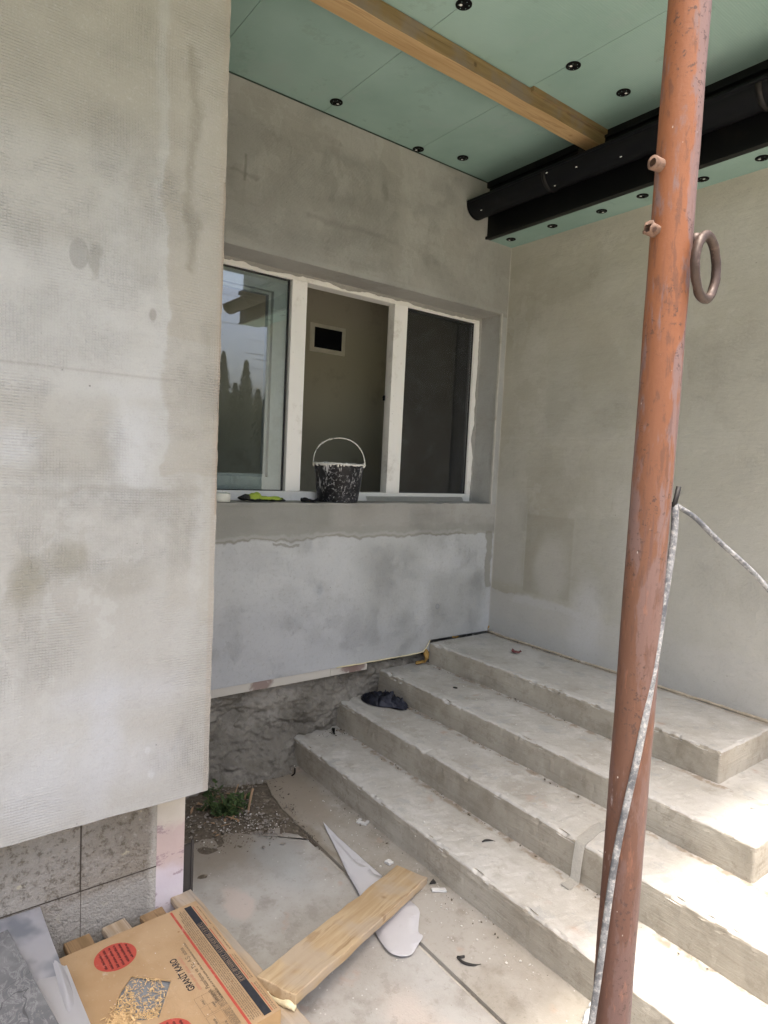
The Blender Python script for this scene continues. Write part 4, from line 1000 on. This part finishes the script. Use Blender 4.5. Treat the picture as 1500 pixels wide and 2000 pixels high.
for ox in (.025, .098):
    for q in ((ox, ox+.068, .103, .1036), (ox, ox+.068, .168, .1686), (ox, ox+.0006, .103, .1686), (ox+.0674, ox+.068, .103, .1686), (ox, ox+.068, .125, .1255), (ox, ox+.068, .147, .1475), (ox+.03, ox+.0305, .125, .1686)): quad(b, *q)
    for k in range(6): words(b, ox+.003, ox+.064, .104+.0033*k, .0025, rnd)
    words(b, ox+.012, ox+.03, .130, .006, rnd); words(b, ox+.035, ox+.055, .150, .006, rnd)
link('print_table', b, M['printgrey'], bx)
def text(body, size, loc, mat, parent, name, xs=1, bold=0):
    cu = bpy.data.curves.new(name, 'FONT'); cu.body = body; cu.size = size; cu.offset = bold
    t = bpy.data.objects.new('tmp', cu); col.objects.link(t); dg = bpy.context.evaluated_depsgraph_get(); dg.update()
    me = bpy.data.meshes.new_from_object(t.evaluated_get(dg)); bpy.data.objects.remove(t)
    me.materials.clear(); me.materials.append(mat)
    o = bpy.data.objects.new(name, me); col.objects.link(o); o.parent = parent; o.location = loc; o.scale = (xs, 1, 1); return o
text('GRAN\u0130T KARO', .026, (.197, .150, ZT), M['printblack'], bx, 'lettering', .77, .0006)
text('Seramik Pazarlama ve Tic. A.\u015e. ad\u0131na', .0165, (.120, .1165, ZT), M['printgrey'], bx, 'lettering', .98, .0002)
# wood shavings spilling from the torn corner
b = bmesh.new(); rnd = random.Random(11); mt = Matrix.Translation((1.531, -2.342, -.409)) @ Matrix.Rotation(R(183.5), 4, 'Z')
def shaving(c, s):
    m_ = Matrix.Translation(c) @ Matrix.Rotation(rnd.uniform(0, 6.3), 4, 'Z') @ Matrix.Rotation(rnd.uniform(-.5, .5), 4, 'Y') @ Matrix.Diagonal((s, s*rnd.uniform(.12, .3), s*.06, 1))
    vs = box(b, (-.5, -.5, -.5), (.5, .5, .5))
    for v in vs: v.co = m_ @ v.co
for _ in range(3000):
    x, y = rnd.uniform(.17, .345), rnd.uniform(.19, .36)
    d = abs((x-.255)*.8+(y-.265)*.5)
    if rnd.random() < .28 and y > .21 or y > .29 or x < .21:
        if y > .27+(x-.345)*-.95*.0+.09*(1-abs(x-.25)/.09) or y < .19+abs(x-.262)*.85: continue
        shaving(mt @ Vector((x, y, H-.006+rnd.uniform(0, .006))), rnd.uniform(.004, .010))
for _ in range(700):
    t = abs(rnd.gauss(0, .4)); x = .20+rnd.gauss(0, .028)-t*.05; y = .335+t*.06+rnd.gauss(0, .012)
    if x < .01 or y > LY-.005 : continue
    shaving(mt @ Vector((x, y, H+.002+rnd.uniform(0, .005))), rnd.uniform(.005, .014))
tag(link('wood_shavings', b, M['shav']), 'pale wood shavings in and below the cut in the cardboard box', 'shavings', kind='stuff')
# torn chipboard strip between box and tiles
b = B(((0, 0, 0), (.46, .05, .03))); slice_bm(b, 0, [.012*i for i in range(1, 38)]); slice_bm(b, 1, [.01, .02, .03, .04]); displace(b, .022, 45, 3)
tag(at(link('torn_board', b, wood('torn_board_wood', (.48, .36, .22), (.60, .48, .34), (.16, .10, .05), 0, False, grey=(.5, .42, .3))), (1.13, -2.835, -.405), R(7)), 'torn strip of pale chipboard between the cardboard box and grey tiles', 'board')
# plank
b = B(((-.445, -.068, 0), (.445, .068, .030))); bevel(b, .003, 2)
slice_bm(b, 0, [-.42+.04*i for i in range(22)]); slice_bm(b, 1, [-.04, 0, .04]); displace(b, .004, 9, 3); displace(b, .0025, 40, 5)
far = Vector((1.096, -1.536, G+.001)); near = Vector((1.448, -2.308, -.402))
dv = (near-far).normalized(); up = Vector((0, 0, 1)); yv = up.cross(dv).normalized(); zv = dv.cross(yv)
pl = link('wooden_plank', b, M['plank']); mid = (far+near)/2
mm = Matrix((dv, yv, zv)).transposed().to_4x4(); mm.translation = mid; pl.matrix_world = mm
tag(pl, 'rough pine plank lying from the pallet edge onto the white scrap', 'plank')
b = bmesh.new(); tube(b, [(.425+.02*math.sin(t*2), -.06+.13*t, -.004+.006*math.sin(t*9)) for t in [k/14 for k in range(15)]], lambda t: .008+.006*abs(noise.noise(Vector((t*9, 1, 0)))), 8); displace(b, .006, 50, 1)
fo = link('foam_edge', b, M['palefoam'], pl, smooth=True)
# curved membrane scrap under the plank
pts = [(.586, -1.624), (.70, -1.642), (.80, -1.650), (.896, -1.655), (.955, -1.635), (1.0, -1.640), (1.05, -1.620), (1.16, -1.625), (1.25, -1.62), (1.30, -1.66), (1.345, -1.70), (1.37, -1.70), (1.39, -1.74), (1.412, -1.785), (1.40, -1.82), (1.36, -1.842), (1.28, -1.83), (1.195, -1.80), (1.08, -1.765), (.95, -1.73), (.82, -1.69), (.70, -1.655)]
pts = [(v.x, v.y) for v in spline([(x_, y_, 0) for x_, y_ in pts+pts[:1]], 3)][:-1]
b = bmesh.new(); f = prism(b, pts, 0, .0012); bmesh.ops.triangulate(b, faces=b.faces)
bmesh.ops.subdivide_edges(b, edges=b.edges[:], cuts=3, use_grid_fill=True)
for v in b.verts: v.co.z += G+.007+.006*(nz((v.co.x, v.co.y, 0), 6, 2)+.5)+.02*max(0, (.66-v.co.x)*8)
tag(link('membrane_scrap', b, M['greypaper'], smooth=True), 'pale grey curved sheet scrap on the slab under the plank', 'scrap')
# grey tile stack
ts = empty('tile_stack', (.94, -2.90, G), 'stack of large grey marble look tiles in the lower left corner', 'tiles', R(8))
link('carton', B(((.0, -.62, .142), (.60, -.02, .245))), M['card'], ts)
for k in range(2):
    b = B(((.0+.004*k, -.60, .247+.0115*k), (.60, .0-.003*k, .257+.0115*k))); bevel(b, .001, 1); link('tile', b, M['marble'], ts)
link('stack_base', B(((.02, -.62, .001), (.6, -.03, .141))), M['pallet'], ts)
def sheet(name, P, mat, label, cat, sag=.0):
    # P: 4 corners a,b,c,d bilinear
    b = bmesh.new(); n = 14; a, bb, c, d = [Vector(p) for p in P]; g_ = []
    for i in range(n+1):
        row = []
        for j in range(n+1):
            s, t = i/n, j/n; p = a*(1-s)*(1-t)+bb*s*(1-t)+c*s*t+d*(1-s)*t
            p.z += sag*math.sin(math.pi*s)*math.sin(math.pi*t)+.006*nz((s*3, t*3, 0), 1, 3)
            row.append(b.verts.new(p))
        g_.append(row)
    for i in range(n):
        for j in range(n): b.faces.new((g_[i][j], g_[i+1][j], g_[i+1][j+1], g_[i][j+1]))
    bmesh.ops.solidify(b, geom=b.faces[:], thickness=.002)
    return tag(link(name, b, mat, smooth=True), label, cat)
sheet('foam_sheet', [(.892, -3.25, -.27), (.892, -2.812, -.284), (1.165, -2.795, -.318), (1.165, -3.2, -.31)], M['foil'], 'silvery foam sheet leaning on the block wall behind the tiles', 'foam sheet', -.004)
sheet('white_wrapper', [(1.118, -2.90, -.318), (1.135, -2.785, -.315), (1.60, -2.755, -.345), (1.60, -2.85, -.33)], M['paper'], 'white curled wrapping sheet along the right edge of the grey tiles', 'wrapper', .01)
sheet('white_wrapper', [(1.10, -2.815, -.305), (1.14, -2.79, -.312), (1.34, -2.785, -.335), (1.32, -2.82, -.322)], M['paper'], 'narrow folded white flap on top of the wrapping sheet', 'wrapper', .012)

# ================================================================== WEED
wd = empty('weed', (.25, -1.96, G), 'small green weed with dry stalks growing at the wall base', 'plant')
rnd = random.Random(21)
b = bmesh.new(); bd = bmesh.new(); green = simple('green_stem', (.12, .16, .05), .7)
def leaf(bm, p, d, L, W):
    d = d.normalized(); sd = d.cross(Vector((0, 0, 1))).normalized()*W; up = sd.cross(d).normalized()
    q = [p, p+d*L*.35+sd+up*L*.05, p+d*L*.7+sd*.8+up*L*.02, p+d*L-up*L*.15, p+d*L*.7-sd*.8+up*L*.02, p+d*L*.35-sd+up*L*.05]
    bm.faces.new([bm.verts.new(v) for v in q])
for k in range(44):
    a = rnd.uniform(0, 6.28); r0 = abs(rnd.gauss(0, .075)); bx_, by_ = math.cos(a)*r0-.0, math.sin(a)*r0*1.1
    hgt = rnd.uniform(.03, .13); lean = Vector((rnd.uniform(-.5, .5), rnd.uniform(-.5, .5), 1))
    pts_ = [Vector((bx_, by_, 0))+lean*hgt*t+Vector((0, 0, -.03*t*t)) for t in (0, .35, .7, 1)]
    bs = bmesh.new(); tube(bs, pts_, .0012, 5); link('stem', bs, green, wd)
    for _ in range(rnd.randint(5, 9)):
        t = rnd.uniform(.25, 1); i = min(2, int(t*3)); p = pts_[i].lerp(pts_[i+1], t*3-i if t < 1 else 1)
        leaf(b, p, Vector((rnd.uniform(-1, 1), rnd.uniform(-1, 1), rnd.uniform(-.2, .7))), rnd.uniform(.016, .038), rnd.uniform(.005, .010))
link('leaves', b, M['leaf'], wd)
for (p0, p1, r_) in (((.06, .10, 0), (.04, .13, .10), .006), ((-.04, .06, 0), (-.03, .09, .10), .003), ((.02, -.02, .01), (.12, .03, .015), .003), ((.10, .0, .0), (.13, -.06, .02), .002), ((-.1, -.03, .0), (.02, -.1, .05), .002), ((.0, .03, .04), (.09, .06, .045), .002)): bq = bmesh.new(); tube(bq, spline([p0, ((p0[0]+p1[0])/2+.006, (p0[1]+p1[1])/2-.004, (p0[2]+p1[2])/2+.004), p1], 4), r_, 6); link('dry_stalk', bq, M['stem'], wd)
for _ in range(26):
    leaf(bd, Vector((rnd.gauss(.02, .09), rnd.gauss(-.02, .09), .012)), Vector((rnd.uniform(-1, 1), rnd.uniform(-1, 1), rnd.uniform(0, .4))), rnd.uniform(.02, .04), .006)
link('dead_leaves', bd, M['stem'], wd)

# ================================================================== LADDER INSIDE
ld = empty('stepladder', (-.45, 0, -.05), 'folded out stepladder in the dark room seen through the right pane', 'ladder', 0)
for s in (0, .34):
    bm = bmesh.new(); tube(bm, [(.0-s, -.646, 0), (.0-s*.9, -.118, 1.577)], .024, 8); link('front_rail', bm, M['ladder'], ld)
    bm = bmesh.new(); tube(bm, [(.0-s, .287, 0), (.0-s*.9, -.122, 1.24)], .018, 8); link('rear_rail', bm, M['ladder'], ld)
for k in range(1, 6):
    t = k/6; y = -.646+.528*t; link('tread', B(((-.34+.02, y-.02, 1.6*t-.010), (-.02, y+.055, 1.6*t+.010))), M['ladder'], ld)
link('top_cap', B(((-.33, -.15, 1.55), (.02, -.08, 1.58))), M['ladder'], ld)

# ================================================================== HEDGE (seen mirrored in the left pane)
rnd = random.Random(8)
def conifer(h, seed):
    b = bmesh.new(); r = random.Random(seed)
    for _ in range(2600):
        t = r.random()**.8; z = .15+t*h*.98; a = r.uniform(0, 6.28); rad = (.56*(1-t)**.85+.03)*(1+.35*nz((math.cos(a)*2, math.sin(a)*2, t*7), 1, seed))*r.uniform(.6, 1.1)
        p = Vector((rad*math.cos(a), rad*math.sin(a), z)); d = Vector((math.cos(a)*.5, math.sin(a)*.5, 1)).normalized(); sdv = d.cross(Vector((math.cos(a), math.sin(a), r.uniform(-.6, .6)))).normalized()
        k_ = 1.15-.85*t; L, W = r.uniform(.12, .24)*k_, r.uniform(.03, .07)*k_
        b.faces.new([b.verts.new(q) for q in (p-sdv*W, p+sdv*W, p+d*L)])
    return b
protos = []
for k in range(24):
    x, y = 12.3+rnd.uniform(-.3, .3), .9+k*.25+rnd.uniform(-.09, .09)
    h = rnd.uniform(3.3, 4.3)
    t = empty('conifer', (x, y, G), 'tall dark conifer of the hedge across the yard, mirrored in the left pane', 'tree', rnd.uniform(0, 6), 'conifers of the hedge mirrored in the left pane')
    if k < 3:
        c = link('crown', conifer(3.9, k+1), M['hedge'], t); bt = bmesh.new(); tube(bt, [(0, 0, 0), (0, 0, 2.5)], lambda t_: .08-.06*t_, 8); tr = link('trunk', bt, M['bark'], t); protos.append((c, tr))
    else:
        for src in protos[k % 3]: c = src.copy(); col.objects.link(c); c.parent = t
    t.scale = (1.0, 1.0, h/3.9)
